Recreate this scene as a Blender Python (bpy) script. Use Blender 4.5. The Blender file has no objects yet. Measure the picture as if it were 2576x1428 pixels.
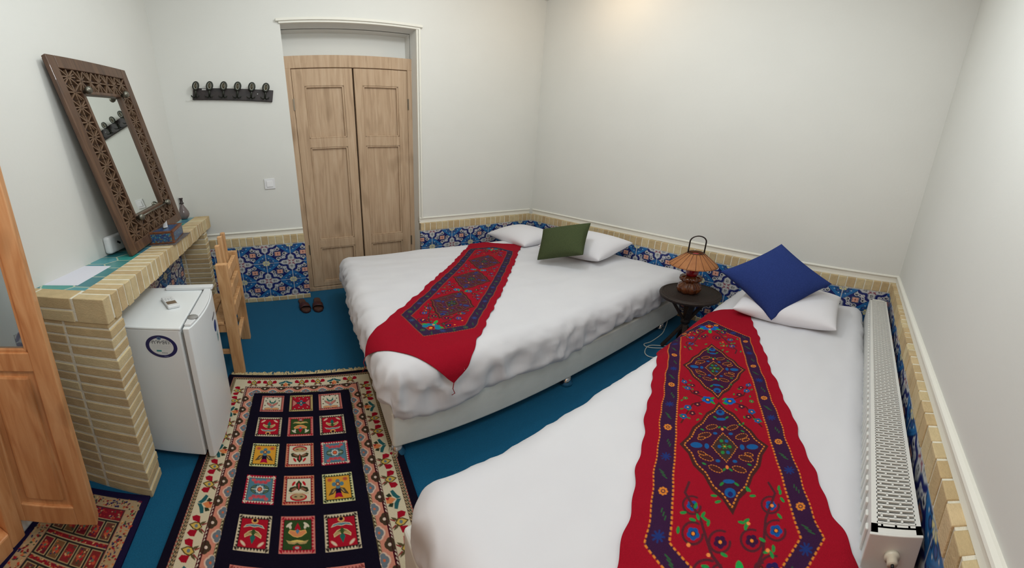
import bpy, bmesh, math, random
import numpy as np
from mathutils import Vector, Matrix, noise
random.seed(7)
rng = np.random.default_rng(7)
PI = math.pi
SC = bpy.context.scene
COL = SC.collection

# ------------------------------------------------------------------ camera
# a phone panorama: central cylindrical projection, held a little tilted down
FU, FV, Y0 = 925.944, 685.520, 549.646
cam_d = bpy.data.cameras.new('camera'); cam = bpy.data.objects.new('camera', cam_d); COL.objects.link(cam)
cam_d.type = 'PANO'; cam_d.panorama_type = 'CENTRAL_CYLINDRICAL'
cam_d.central_cylindrical_range_u_min = -1288 / FU
cam_d.central_cylindrical_range_u_max = 1288 / FU
cam_d.central_cylindrical_range_v_min = -(1428 - Y0) / FV
cam_d.central_cylindrical_range_v_max = Y0 / FV
cam_d.central_cylindrical_radius = 1.0
cR = (0.80884668, -0.58641766, 0.04337482); cU = (0.09346258, 0.20103813, 0.97511457)
cF = (0.5805444, 0.78466425, -0.21741713); cC = (-2.38020702, -2.89648781, 1.48190351)
cam.matrix_world = Matrix([[cR[i], cU[i], -cF[i], cC[i]] for i in range(3)] + [[0, 0, 0, 1]])
cam_d.clip_start = 0.02
SC.camera = cam

# ------------------------------------------------------------------ exposure, world, lights
SC.view_settings.view_transform = 'Standard'; SC.view_settings.look = 'None'
SC.view_settings.gamma = 1.0; SC.view_settings.exposure = 0.45
SC.view_settings.use_curve_mapping = False
wd = bpy.data.worlds.new('world'); SC.world = wd; wd.use_nodes = True
wd.node_tree.nodes['Background'].inputs[0].default_value = (0.9, 0.95, 1.0, 1)
wd.node_tree.nodes['Background'].inputs[1].default_value = 0.15

def lamp(name, kind, loc, power, rgb, size=0.2, rot=None):
    l = bpy.data.lights.new(name, kind); l.energy = power; l.color = rgb
    if kind == 'AREA': l.shape = 'DISK'; l.size = size
    else: l.shadow_soft_size = size
    o = bpy.data.objects.new(name, l); COL.objects.link(o); o.location = loc
    if rot: o.rotation_euler = rot
    return o
lamp('ceiling_lamp', 'POINT', (-1.45, -1.35, 2.95), 16.5, (0.955, 0.985, 1.0), 0.09)
lamp('wall_lamp_glow', 'POINT', (-0.42, -0.95, 3.12), 3.0, (1.0, 0.70, 0.42), 0.12)
lamp('entrance_lamp', 'POINT', (-3.75, -3.05, 1.75), 9, (1.0, 0.52, 0.2), 0.08)
lamp('ceiling_soft_fill', 'AREA', (-1.75, -1.9, 3.25), 10, (0.86, 0.965, 1.0), 1.9)  # added wide soft fill that evens out the walls, not a fitting of the room
lamp('camera_side_fill', 'POINT', (-2.0, -2.6, 2.25), 18, (0.93, 0.98, 1.0), 0.22)  # unseen fill added near the camera to lift the faces turned to it

# ------------------------------------------------------------------ colour and materials
def lin(c):
    c = np.asarray(c, float) / 255.0
    return np.where(c <= 0.04045, c / 12.92, ((c + 0.055) / 1.055) ** 2.4)
def L4(c): return (*[float(v) for v in lin(c)], 1.0)
MATS = {}
def mat(name, rgb=(200, 200, 200), rough=0.6, metal=0.0, spec=0.5, var=None, vscale=8.0, bump=0.0, bscale=60.0,
        attr=False, island=None, coat=0.0, alpha=None, trans=0.0, stretch=None, detail=4.0, sheen=0.0, emit=None):
    """procedural principled material: base colour (or painted pattern attribute), noise variation, bump"""
    if name in MATS: return MATS[name]
    m = bpy.data.materials.new(name); m.use_nodes = True; nt = m.node_tree; N = nt.nodes; K = nt.links
    p = N['Principled BSDF']
    p.inputs['Roughness'].default_value = rough; p.inputs['Metallic'].default_value = metal
    p.inputs['Specular IOR Level'].default_value = spec
    if coat: p.inputs['Coat Weight'].default_value = coat; p.inputs['Coat Roughness'].default_value = 0.08
    if trans: p.inputs['Transmission Weight'].default_value = trans
    if sheen: p.inputs['Sheen Weight'].default_value = sheen
    if emit: p.inputs['Emission Color'].default_value = L4(emit[0]); p.inputs['Emission Strength'].default_value = emit[1]
    p.inputs['Base Color'].default_value = L4(rgb)
    tc = N.new('ShaderNodeTexCoord'); mp = N.new('ShaderNodeMapping'); K.new(tc.outputs['Object'], mp.inputs[0])
    if stretch: mp.inputs['Scale'].default_value = stretch
    src = None
    if attr:
        a = N.new('ShaderNodeAttribute'); a.attribute_name = 'paint'; src = a.outputs['Color']
    if island:
        g = N.new('ShaderNodeNewGeometry'); r = N.new('ShaderNodeValToRGB'); K.new(g.outputs['Random Per Island'], r.inputs[0])
        r.color_ramp.interpolation = 'LINEAR'
        for i, c in enumerate(island):
            if i < 2: e = r.color_ramp.elements[i]; e.position = i / (len(island) - 1)
            else: e = r.color_ramp.elements.new(i / (len(island) - 1))
            e.color = L4(c)
        for i, e in enumerate(sorted(r.color_ramp.elements, key=lambda e: e.position)): e.color = L4(island[i])
        src = r.outputs[0]
    if var:
        n = N.new('ShaderNodeTexNoise'); n.inputs['Scale'].default_value = vscale; n.inputs['Detail'].default_value = detail
        K.new(mp.outputs[0], n.inputs['Vector'])
        r = N.new('ShaderNodeValToRGB'); K.new(n.outputs['Fac'], r.inputs[0])
        r.color_ramp.elements[0].position = 0.3; r.color_ramp.elements[1].position = 0.7
        if src is None:
            r.color_ramp.elements[0].color = L4(rgb); r.color_ramp.elements[1].color = L4(var); src = r.outputs[0]
        else:
            v = var if isinstance(var, (int, float)) else 0.2
            r.color_ramp.elements[0].color = (1 - v, 1 - v, 1 - v, 1); r.color_ramp.elements[1].color = (1, 1, 1, 1)
            mx = N.new('ShaderNodeMix'); mx.data_type = 'RGBA'; mx.blend_type = 'MULTIPLY'; mx.inputs[0].default_value = 1.0
            K.new(src, mx.inputs[6]); K.new(r.outputs[0], mx.inputs[7]); src = mx.outputs[2]
    if src is not None: K.new(src, p.inputs['Base Color'])
    if bump:
        n2 = N.new('ShaderNodeTexNoise'); n2.inputs['Scale'].default_value = bscale; n2.inputs['Detail'].default_value = 5.0
        K.new(mp.outputs[0], n2.inputs['Vector'])
        b = N.new('ShaderNodeBump'); b.inputs['Strength'].default_value = bump; b.inputs['Distance'].default_value = 0.004
        K.new(n2.outputs['Fac'], b.inputs['Height']); K.new(b.outputs[0], p.inputs['Normal'])
    MATS[name] = m
    return m

def wood(name, a, b, c, stretch=(14, 14, 1.2), rough=0.55, coat=0.0, knots=0.35):
    if name in MATS: return MATS[name]
    m = bpy.data.materials.new(name); m.use_nodes = True; nt = m.node_tree; N = nt.nodes; K = nt.links
    p = N['Principled BSDF']; p.inputs['Roughness'].default_value = rough; p.inputs['Coat Weight'].default_value = coat
    tc = N.new('ShaderNodeTexCoord'); mp = N.new('ShaderNodeMapping'); mp.inputs['Scale'].default_value = stretch
    K.new(tc.outputs['Object'], mp.inputs[0])
    n = N.new('ShaderNodeTexNoise'); n.inputs['Scale'].default_value = 2.2; n.inputs['Detail'].default_value = 6; n.inputs['Distortion'].default_value = 1.2
    K.new(mp.outputs[0], n.inputs['Vector'])
    r = N.new('ShaderNodeValToRGB'); K.new(n.outputs['Fac'], r.inputs[0])
    r.color_ramp.elements[0].position = 0.28; r.color_ramp.elements[0].color = L4(a)
    r.color_ramp.elements[1].position = 0.75; r.color_ramp.elements[1].color = L4(c)
    e = r.color_ramp.elements.new(0.5); e.color = L4(b)
    v = N.new('ShaderNodeTexNoise'); v.inputs['Scale'].default_value = 7.0; v.inputs['Detail'].default_value = 1
    mp2 = N.new('ShaderNodeMapping'); mp2.inputs['Scale'].default_value = tuple(0.35 if s < 5 else 1.0 for s in stretch)
    K.new(tc.outputs['Object'], mp2.inputs[0]); K.new(mp2.outputs[0], v.inputs['Vector'])
    r2 = N.new('ShaderNodeValToRGB'); K.new(v.outputs['Fac'], r2.inputs[0])
    r2.color_ramp.elements[0].position = 0.26; r2.color_ramp.elements[0].color = (1 - knots, 1 - knots * 1.1, 1 - knots * 1.25, 1)
    r2.color_ramp.elements[1].position = 0.38; r2.color_ramp.elements[1].color = (1, 1, 1, 1)
    mx = N.new('ShaderNodeMix'); mx.data_type = 'RGBA'; mx.blend_type = 'MULTIPLY'; mx.inputs[0].default_value = 1.0
    K.new(r.outputs[0], mx.inputs[6]); K.new(r2.outputs[0], mx.inputs[7]); K.new(mx.outputs[2], p.inputs['Base Color'])
    b_ = N.new('ShaderNodeBump'); b_.inputs['Strength'].default_value = 0.25; b_.inputs['Distance'].default_value = 0.002
    K.new(n.outputs['Fac'], b_.inputs['Height']); K.new(b_.outputs[0], p.inputs['Normal'])
    MATS[name] = m
    return m

# ------------------------------------------------------------------ objects
MW = {}
def mw(o): return MW.get(o.name, Matrix.Identity(4))
def tag(o, label=None, cat=None, group=None, kind=None):
    if label: o['label'] = label
    if cat: o['category'] = cat
    if group: o['group'] = group
    if kind: o['kind'] = kind
    return o
def empty(name, loc=(0, 0, 0), rz=0.0, label=None, cat=None, group=None, kind=None, M=None, parent=None):
    o = bpy.data.objects.new(name, None); COL.objects.link(o); o.empty_display_size = 0.1
    Mx = M if M is not None else Matrix.Translation(loc) @ Matrix.Rotation(rz, 4, 'Z')
    if parent is not None: o.parent = parent; o.matrix_basis = mw(parent).inverted() @ Mx
    else: o.matrix_basis = Mx
    MW[o.name] = Mx.copy()
    return tag(o, label, cat, group, kind)
def link_mesh(name, me, m, parent=None):
    o = bpy.data.objects.new(name, me); COL.objects.link(o)
    if m is not None: me.materials.append(m)
    if parent is not None: o.parent = parent
    MW[o.name] = mw(parent).copy() if parent is not None else Matrix.Identity(4)
    return o

class MB:
    """collects simple solids; build() links them as ONE mesh object"""
    def __init__(s): s.v = []; s.f = []; s.sm = []
    def raw(s, vs, fs, smooth=False):
        n = len(s.v); s.v += [tuple(map(float, p)) for p in vs]; s.f += [tuple(i + n for i in f) for f in fs]; s.sm += [smooth] * len(fs); return s
    def box(s, lo, hi, M=None):
        x0, y0, z0 = lo; x1, y1, z1 = hi
        vs = [Vector(p) for p in ((x0,y0,z0),(x1,y0,z0),(x1,y1,z0),(x0,y1,z0),(x0,y0,z1),(x1,y0,z1),(x1,y1,z1),(x0,y1,z1))]
        if M is not None: vs = [M @ p for p in vs]
        return s.raw(vs, [(0,3,2,1),(4,5,6,7),(0,1,5,4),(1,2,6,5),(2,3,7,6),(3,0,4,7)])
    def cbox(s, c, d, M=None):
        return s.box([c[i] - d[i] / 2 for i in range(3)], [c[i] + d[i] / 2 for i in range(3)], M)
    def bar(s, a, b, w, h, up=(0, 0, 1)):
        a = Vector(a); b = Vector(b); z = (b - a); L = z.length; z.normalize(); u = Vector(up)
        x = u.cross(z)
        if x.length < 1e-4: x = Vector((1, 0, 0)).cross(z)
        x.normalize(); y = z.cross(x)
        M = Matrix([[x[i], y[i], z[i], a[i]] for i in range(3)] + [[0, 0, 0, 1]])
        return s.box((-w / 2, -h / 2, 0), (w / 2, h / 2, L), M)
    def prism(s, pts, z0, z1, M=None):
        n = len(pts); vs = [Vector((p[0], p[1], z0)) for p in pts] + [Vector((p[0], p[1], z1)) for p in pts]
        if M is not None: vs = [M @ p for p in vs]
        return s.raw(vs, [tuple(range(n))[::-1], tuple(range(n, 2 * n))] + [(i, (i + 1) % n, n + (i + 1) % n, n + i) for i in range(n)])
    def lathe(s, prof, c=(0, 0, 0), n=32, rmod=None, M=None, smooth=True):
        vs = []
        for r, z in prof:
            for k in range(n):
                t = 2 * PI * k / n; rr = r * (rmod(t, z) if rmod else 1.0)
                p = Vector((c[0] + rr * math.cos(t), c[1] + rr * math.sin(t), c[2] + z)); vs.append(M @ p if M is not None else p)
        m = len(prof)
        fs = [(i * n + k, i * n + (k + 1) % n, (i + 1) * n + (k + 1) % n, (i + 1) * n + k) for i in range(m - 1) for k in range(n)]
        s.raw(vs, fs, smooth); n0 = len(s.v) - len(vs)
        if prof[0][0] > 1e-5: s.f.append(tuple(n0 + k for k in range(n))[::-1]); s.sm.append(False)
        if prof[-1][0] > 1e-5: s.f.append(tuple(n0 + (m - 1) * n + k for k in range(n))); s.sm.append(False)
        return s
    def tube(s, pts, r, n=10, closed=False, flat=1.0):
        pts = [Vector(p) for p in pts]; m = len(pts); vs = []; up = Vector((0, 0, 1))
        rr = r if hasattr(r, '__len__') else [r] * m
        prev = None
        for i, p in enumerate(pts):
            a = pts[(i - 1) % m] if (closed or i > 0) else p; b = pts[(i + 1) % m] if (closed or i < m - 1) else p
            t = (b - a).normalized()
            x = (prev - t * prev.dot(t)) if prev is not None else up.cross(t)
            if x.length < 1e-4: x = Vector((1, 0, 0)).cross(t)
            x.normalize(); y = t.cross(x); prev = x
            for k in range(n):
                q = 2 * PI * k / n; vs.append(p + x * rr[i] * math.cos(q) + y * rr[i] * flat * math.sin(q))
        fs = [(i * n + k, i * n + (k + 1) % n, ((i + 1) % m) * n + (k + 1) % n, ((i + 1) % m) * n + k) for i in range(m if closed else m - 1) for k in range(n)]
        s.raw(vs, fs, True); n0 = len(s.v) - len(vs)
        if not closed:
            s.f.append(tuple(n0 + k for k in range(n))[::-1]); s.f.append(tuple(n0 + (m - 1) * n + k for k in range(n))); s.sm += [False, False]
        return s
    def build(s, name, m, parent=None, world=False, bevel=0.0, seg=2, smooth=None):
        me = bpy.data.meshes.new(name)
        v = s.v
        if world and parent is not None:
            I = mw(parent).inverted(); v = [tuple(I @ Vector(p)) for p in v]
        me.from_pydata(v, [], s.f); me.update()
        bm = bmesh.new(); bm.from_mesh(me)
        for f, k in zip(bm.faces, s.sm): f.smooth = k if smooth is None else smooth
        bmesh.ops.recalc_face_normals(bm, faces=bm.faces)
        if bevel > 0:
            es = [e for e in bm.edges if len(e.link_faces) == 2 and e.calc_face_angle(0) > 0.6 and not (e.link_faces[0].smooth and e.link_faces[1].smooth)]
            bmesh.ops.bevel(bm, geom=es, offset=bevel, segments=seg, affect='EDGES', profile=0.5, clamp_overlap=True)
        bm.to_mesh(me); bm.free()
        return link_mesh(name, me, m, parent)

def grid(name, P, m, parent=None, paint=None, skirt=None, smooth=True, world=True, closed_u=False):
    """P: (nu, nv, 3) points. paint: (nu, nv, 3) linear colours. skirt: thickness vector to close the back"""
    nu, nv = P.shape[:2]; idx = np.arange(nu * nv).reshape(nu, nv)
    V = P.reshape(-1, 3); C = None if paint is None else paint.reshape(-1, 3)
    A = idx[:-1, :-1]; B = idx[1:, :-1]; Cc = idx[1:, 1:]; D = idx[:-1, 1:]
    F = np.stack([A, B, Cc, D], -1).reshape(-1, 4)
    if closed_u:
        F = np.concatenate([F, np.stack([idx[-1, :-1], idx[0, :-1], idx[0, 1:], idx[-1, 1:]], -1)])
    if skirt is not None:
        ring = np.concatenate([idx[:, 0], idx[-1, 1:], idx[-2::-1, -1], idx[0, -2:0:-1]])
        k = len(ring); n0 = len(V); V = np.concatenate([V, V[ring] + np.asarray(skirt)])
        if C is not None: C = np.concatenate([C, C[ring]])
        j = np.arange(k); jn = (j + 1) % k
        F = np.concatenate([F, np.stack([ring[jn], ring[j], n0 + j, n0 + jn], -1)])
    if world and parent is not None:
        I = np.array(mw(parent).inverted()); V = V @ I[:3, :3].T + I[:3, 3]
    me = bpy.data.meshes.new(name); me.vertices.add(len(V)); me.vertices.foreach_set('co', V.astype(np.float32).ravel())
    me.loops.add(F.size); me.loops.foreach_set('vertex_index', F.astype(np.int32).ravel())
    me.polygons.add(len(F)); me.polygons.foreach_set('loop_start', np.arange(0, F.size, 4, dtype=np.int32))
    me.polygons.foreach_set('use_smooth', np.full(len(F), smooth))
    me.update(calc_edges=True)
    if C is not None:
        a = me.color_attributes.new('paint', 'FLOAT_COLOR', 'POINT')
        a.data.foreach_set('color', np.concatenate([C, np.ones((len(C), 1))], 1).astype(np.float32).ravel())
    return link_mesh(name, me, m, parent)

def copy_tree(o, parent=None):
    c = o.copy(); COL.objects.link(c); c.parent = parent
    MW[c.name] = mw(o).copy()
    for ch in [q for q in bpy.data.objects if q.parent == o]: copy_tree(ch, c)
    return c

# ------------------------------------------------------------------ pattern painting (numpy raster that is stored on the mesh)
class Canvas:
    def __init__(s, x0, x1, y0, y1, res, bg, ss=2):
        s.x0, s.y0, s.px = x0, y0, res / ss; s.ss = ss
        s.nx = int(round((x1 - x0) / res)) * ss; s.ny = int(round((y1 - y0) / res)) * ss
        s.a = np.empty((s.nx, s.ny, 3)); s.a[:] = lin(bg)
        s.X = s.x0 + (np.arange(s.nx) + .5) * s.px; s.Y = s.y0 + (np.arange(s.ny) + .5) * s.px
    def win(s, x0, x1, y0, y1):
        i0 = max(0, int((x0 - s.x0) / s.px)); i1 = min(s.nx, int((x1 - s.x0) / s.px) + 2)
        j0 = max(0, int((y0 - s.y0) / s.px)); j1 = min(s.ny, int((y1 - s.y0) / s.px) + 2)
        return (i0, i1, j0, j1) if i1 > i0 and j1 > j0 else None
    def put(s, w, mask, c):
        i0, i1, j0, j1 = w; s.a[i0:i1, j0:j1][mask] = lin(c)
    def poly(s, pts, c):
        p = np.asarray(pts, float); w = s.win(p[:, 0].min(), p[:, 0].max(), p[:, 1].min(), p[:, 1].max())
        if not w: return
        X = s.X[w[0]:w[1], None]; Y = s.Y[None, w[2]:w[3]]; m = np.zeros((w[1] - w[0], w[3] - w[2]), bool)
        for (xa, ya), (xb, yb) in zip(p, np.roll(p, -1, 0)):
            if ya == yb: continue
            m ^= ((ya > Y) != (yb > Y)) & (X < (xb - xa) * (Y - ya) / (yb - ya) + xa)
        s.put(w, m, c)
    def rect(s, x0, x1, y0, y1, c): s.poly([(x0, y0), (x1, y0), (x1, y1), (x0, y1)], c)
    def ell(s, cx, cy, rx, ry, c, ang=0.0, r_in=0.0):
        R = max(rx, ry); w = s.win(cx - R, cx + R, cy - R, cy + R)
        if not w: return
        X = s.X[w[0]:w[1], None] - cx; Y = s.Y[None, w[2]:w[3]] - cy; ca, sa = math.cos(ang), math.sin(ang)
        q = ((X * ca + Y * sa) / rx) ** 2 + ((-X * sa + Y * ca) / ry) ** 2
        s.put(w, (q <= 1) & (q >= r_in * r_in), c)
    def line(s, pts, wd, c, dash=None):
        d0 = 0.0
        for (xa, ya), (xb, yb) in zip(pts[:-1], pts[1:]):
            L = math.hypot(xb - xa, yb - ya)
            w = s.win(min(xa, xb) - wd, max(xa, xb) + wd, min(ya, yb) - wd, max(ya, yb) + wd)
            if w and L > 0:
                X = s.X[w[0]:w[1], None] - xa; Y = s.Y[None, w[2]:w[3]] - ya
                ux, uy = (xb - xa) / L, (yb - ya) / L; t = X * ux + Y * uy; tc = np.clip(t, 0, L)
                m = (X - tc * ux) ** 2 + (Y - tc * uy) ** 2 <= (wd / 2) ** 2
                if dash: m &= ((tc + d0) % dash) < dash * 0.62
                s.put(w, m, c)
            d0 += L
    def done(s):
        k = s.ss; n, m = s.nx // k, s.ny // k
        return s.a[:n * k, :m * k].reshape(n, k, m, k, 3).mean((1, 3))

# tile with blue stars and white crosses at alternating corners
def tile_rgb(S, T):
    I = np.floor(S); J = np.floor(T); x = S - I; y = T - J
    x = np.where((I + J) % 2 == 0, x, 1 - x)
    col = np.empty(S.shape + (3,)); col[:] = lin((24, 30, 92))
    sw = (x + y) > 1
    bx = np.where(sw, 1 - x, x); by = np.where(sw, 1 - y, y)          # towards the nearer blue corner
    wf = x < y
    wx = np.where(wf, x, 1 - x); wy = np.where(wf, 1 - y, y)           # towards the nearer white corner
    def put(m, c): col[m] = lin(c)
    put((x * 0 + 1).astype(bool), (26, 34, 104))
    dk = (10, 14, 44)
    # light-blue octagon arms round the blue corners
    ob = np.maximum(np.maximum(bx, by), (bx + by) * 0.76)
    put(ob < .455, dk); put(ob < .442, (46, 116, 176)); put((ob < .398) & (ob > .384), (22, 44, 110))
    put((np.minimum(bx, by) < .10) & (np.maximum(bx, by) < .5), (40, 104, 164))
    r = np.hypot(bx, by); th = np.arctan2(by, bx)
    for k in range(3):
        a = k * PI / 4; cx, cy = .225 * math.cos(a), .225 * math.sin(a); d = np.hypot(bx - cx, by - cy)
        put(d < .075, dk); put(d < .055, (66, 92, 150))
        a2 = a + PI / 8; d2 = np.hypot(bx - .31 * math.cos(a2 if k < 2 else PI / 2), by - .31 * math.sin(a2 if k < 2 else 0))
        put(d2 < .026, dk); put(d2 < .019, (235, 235, 235))
        put((np.abs(th - a) < .30) & (r < .15) & (r > .03), (226, 214, 150))
    put(r < .045, (24, 40, 96))
    # white cross round the white corners
    ax = np.maximum(wx, wy); mn = np.minimum(wx, wy)
    cr = np.where(ax < .34, mn < .108, mn < .108 - (ax - .34) * 1.0) | ((wx + wy) < .29)
    cro = np.where(ax < .34, mn < .138, mn < .138 - (ax - .34) * 1.0) | ((wx + wy) < .33)
    put(cro & (ax < .49), (104, 116, 142)); put(cr & (ax < .45), (200, 200, 200))
    d = np.hypot(ax - .25, mn * 1.3); put(d < .072, (16, 20, 48)); put(np.hypot(ax - .26, mn - .035) < .018, (222, 222, 220))
    rw = np.hypot(wx, wy); put((np.abs(wx - wy) < .03) & (rw < .2) & (rw > .05), (136, 66, 84)); put((np.abs(rw - .105) < .012), (150, 78, 92))
    # white scrolls on the navy band
    cx = x - .5; cy = y - .5
    for (px, py, tx, ty) in ((0, -.265, 0, -1), (0, .265, 0, 1), (-.265, 0, -1, 0), (.265, 0, 1, 0)):
        d = np.hypot(cx - px, cy - py)
        e = (cx - px) * tx + (cy - py) * ty; f = np.abs((cx - px) * ty - (cy - py) * tx)
        put((e > .03) & (e < .145) & (f < (.145 - e) * .45), (208, 208, 206))
        put(d < .085, (208, 208, 206)); put(d < .055, (14, 18, 50)); put((np.hypot(cx - px - tx * .02, cy - py - ty * .02) < .03), (208, 208, 206))
        put((np.hypot(cx - px, cy - py) < .014), (14, 18, 50))
    for sg in (-1, 1):                                                  # chains that bend round the corners facing the crosses
        for (qx, qy) in ((-.235 * sg, .115 * sg), (-.115 * sg, .235 * sg), (-.225 * sg, .225 * sg)):
            d = np.hypot(cx - qx, cy - qy); put((d < .062) & (d > .030), (208, 208, 206))
        seg = np.abs(cx + cy) ; put((np.abs(cx * sg + .19) < .055) & (np.abs(cy * sg - .19) < .055) & (np.abs(np.abs(cx) - np.abs(cy)) < .02), (208, 208, 206))
    sq = np.maximum(np.abs(cx), np.abs(cy))
    put(sq < .145, dk); put(sq < .135, (92, 122, 150)); put(sq < .112, (192, 112, 92))
    put((np.abs(np.hypot(np.abs(cx) - .052, np.abs(cy) - .052) - .03) < .011) & (sq < .1), (236, 200, 180))
    put((np.hypot(cx, cy) < .03), (110, 46, 60))
    # grout
    g = np.minimum(np.minimum(x, 1 - x), np.minimum(y, 1 - y)); put(g < .012, (196, 198, 196))
    return col
def tile_aa(S, T, e):
    return sum(tile_rgb(S + dx * e, T + dy * e) for dx in (-.25, .25) for dy in (-.25, .25)) / 4
# ------------------------------------------------------------------ room frame
tD, tR, tL = 0.0529, -0.0248, 0.0783        # the old walls are not quite square
W_, L_ = 3.302, 3.130
def wallM(o, dx, dy):
    l = math.hypot(dx, dy); dx /= l; dy /= l
    return Matrix(((dx, -dy, 0, o[0]), (dy, dx, 0, o[1]), (0, 0, 1, 0), (0, 0, 0, 1)))
MD = wallM((0, 0), -1, -tD)                  # wall with the double door: local x runs left from the corner, y into the room
MH = wallM((0, -W_), 0, 1)                   # wall behind the bed heads: local x from the radiator corner
MLw = wallM((-L_, -L_ * tD), -tL, -1)        # wall with the mirror: local x towards the viewer
xl = -L_ + tL * -W_
MR = wallM((xl, -W_ + tR * xl), 1, tR)       # wall with the radiator
H_ = 3.35
plaster = mat('plaster', (219, 219, 214), 0.85, var=(216, 216, 211), vscale=2.0, bump=0.12, bscale=45)
trimw = mat('plaster_trim', (228, 226, 216), 0.7, bump=0.15, bscale=70)
carpet = mat('blue_carpet', (16, 82, 116), 0.95, var=(22, 92, 128), vscale=220, bump=0.5, bscale=420, spec=0.1, sheen=0.1)
brick = mat('buff_brick', (190, 160, 112), 0.85, island=[(190, 162, 120), (206, 184, 142), (214, 196, 154), (196, 170, 126), (216, 192, 150)], var=0.16, vscale=26, bump=0.5, bscale=160)
mortar = mat('mortar', (232, 227, 210), 0.9, var=(222, 216, 196), vscale=40, bump=0.5, bscale=200)
tile_m = mat('glazed_tile', attr=True, rough=0.28, spec=0.35, bump=0.05, bscale=30)

def structure(mb, name, m, M=None, bevel=0.0):
    if M is not None: mb.v = [tuple(M @ Vector(p)) for p in mb.v]
    return tag(mb.build(name, m, bevel=bevel), kind='structure')

structure(MB().box((-4.6, -3.75, -0.08), (0.2, 0.4, 0.0)), 'floor', carpet)
structure(MB().box((-4.6, -3.75, H_), (0.2, 0.4, H_ + .1)), 'ceiling', plaster)
OP0, OP1, OPT = 1.242, 2.236, 2.725           # opening of the door recess
wd_ = MB()
wd_.box((-.3, -.16, 0), (OP0, -.03, H_)).box((OP1, -.16, 0), (L_ + .3, -.03, H_)).box((OP0, -.16, OPT), (OP1, -.03, H_))
wd_.box((OP0 - .05, -.32, 2.44), (OP1 + .05, -.25, OPT + .05)).box((OP0 - .06, -.32, OPT), (OP1 + .06, -.15, OPT + .05)).box((OP0 - .06, -.32, 2.3), (OP0, -.15, OPT)).box((OP1, -.32, 2.3), (OP1 + .06, -.15, OPT))
structure(wd_, 'wall_back', plaster, MD)
structure(MB().box((-.3, -.16, 0), (W_ + .3, -.03, H_)), 'wall_head', plaster, MH)
structure(MB().box((-.3, -.16, 0), (2.12, 0, H_)).box((2.12, -.16, 2.3), (3.6, 0, H_)).box((3.0, -.16, 0), (3.6, 0, H_)), 'wall_left', plaster, MLw)
structure(MB().box((-.3, -.16, 0), (L_ + .6, 0, H_)), 'wall_right', plaster, MR)
structure(MB().box((-4.7, -3.7, 0), (-4.6, -1.9, 3.0)).box((-4.6, -1.98, 0), (-3.48, -1.9, 3.0)), 'wall_corridor', mat('corridor_plaster', (214, 176, 128), 0.9, bump=.1))

def dado(tag_n, M, s0, s1, base, shift, front=0.0, res=0.003, gaps=True, zt=0.64, label=None):
    """tile panel with a soldier course of bricks above and a low one below"""
    ns = int((s1 - s0) / res); nz = int((zt - .05) / res)
    s = np.linspace(s0, s1, ns); z = np.linspace(.05, zt, nz)
    S, Z = np.meshgrid(s, z, indexing='ij')
    paint = tile_aa((S - base) / .2, (zt - .005 - Z) / .2, res / .2)
    m3 = np.array(M); P = S[..., None] * m3[:3, 0] + front * m3[:3, 1] + Z[..., None] * m3[:3, 2] + m3[:3, 3]
    o = grid('trim_%d' % tag_n, P, tile_m, paint=paint, skirt=-m3[:3, 1] * .02, smooth=False)
    tag(o, kind='structure')
    b = MB(); mo = MB(); p = s0
    while p < s1 - .01:
        w = min(.05 + random.uniform(-.004, .005), s1 - p)
        j = random.uniform(-.002, .002); b.box((p, front - .037, zt + .004 + random.uniform(-.001, .002)), (p + w, front + .0045 + j, .73 + random.uniform(-.0015, .002))); p += w + .0075
    p = s0
    while p < s1 - .01:
        w = min(.055 + random.uniform(-.006, .006), s1 - p); b.box((p, front - .03, 0.002), (p + w, front + .006 + random.uniform(-.003, .002), .047 + random.uniform(-.003, .001))); p += w + .009
    mo.box((s0, front - .04, zt), (s1, front + .0006, .7275)).box((s0, front - .04, 0), (s1, front + .001, .05))
    structure(b, 'trim_%d' % (tag_n + 1), brick, M, bevel=.003); structure(mo, 'trim_%d' % (tag_n + 2), mortar, M)
    pf = [(front - .055, .731), (front - .022, .731), (front - .026, .75), (front - .026, .776), (front - .019, .779), (front - .016, .786), (front - .019, .793), (front - .028, .797), (front - .055, .797)]
    t = MB(); k = len(pf)
    t.raw([(s0, a, b) for a, b in pf] + [(s1, a, b) for a, b in pf], [tuple(range(k)), tuple(range(k, 2 * k))[::-1]] + [(i, (i + 1) % k, k + (i + 1) % k, k + i) for i in range(k)])
    structure(t, 'trim_%d' % (tag_n + 3), trimw, M)
dado(1, MD, 0, OP0, .134, 0)
dado(5, MD, OP1, L_ - .0, 2.359, 0)
dado(9, MH, 0, W_, W_ - 1.352, 0)
dado(13, MR, 1.0, L_ + .26, .05, 0, front=.035, res=.004)
# tiles on the mirror wall under the desk
s = np.linspace(0, 1.9, 480); z = np.linspace(.05, .84, 200); S, Z = np.meshgrid(s, z, indexing='ij'); m3 = np.array(MLw)
tag(grid('trim_17', S[..., None] * m3[:3, 0] + .004 * m3[:3, 1] + Z[..., None] * m3[:3, 2] + m3[:3, 3], tile_m,
         paint=tile_aa(S / .2, Z / .2, .02), skirt=-m3[:3, 1] * .01, smooth=False), kind='structure')
# plaster beads round the door recess
t = MB().box((OP0 - .045, -.04, OPT + .012), (OP1 + .03, -.004, OPT + .035)).box((OP0 - .03, -.04, OPT - .004), (OP1 + .01, -.016, OPT + .013))
t.box((OP0 - .03, -.04, .78), (OP0 - .014, -.014, OPT)).box((OP0 - .012, -.04, .75), (OP0 + .002, -.02, OPT))
structure(t, 'trim_18', trimw, MD, bevel=.003)

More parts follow.
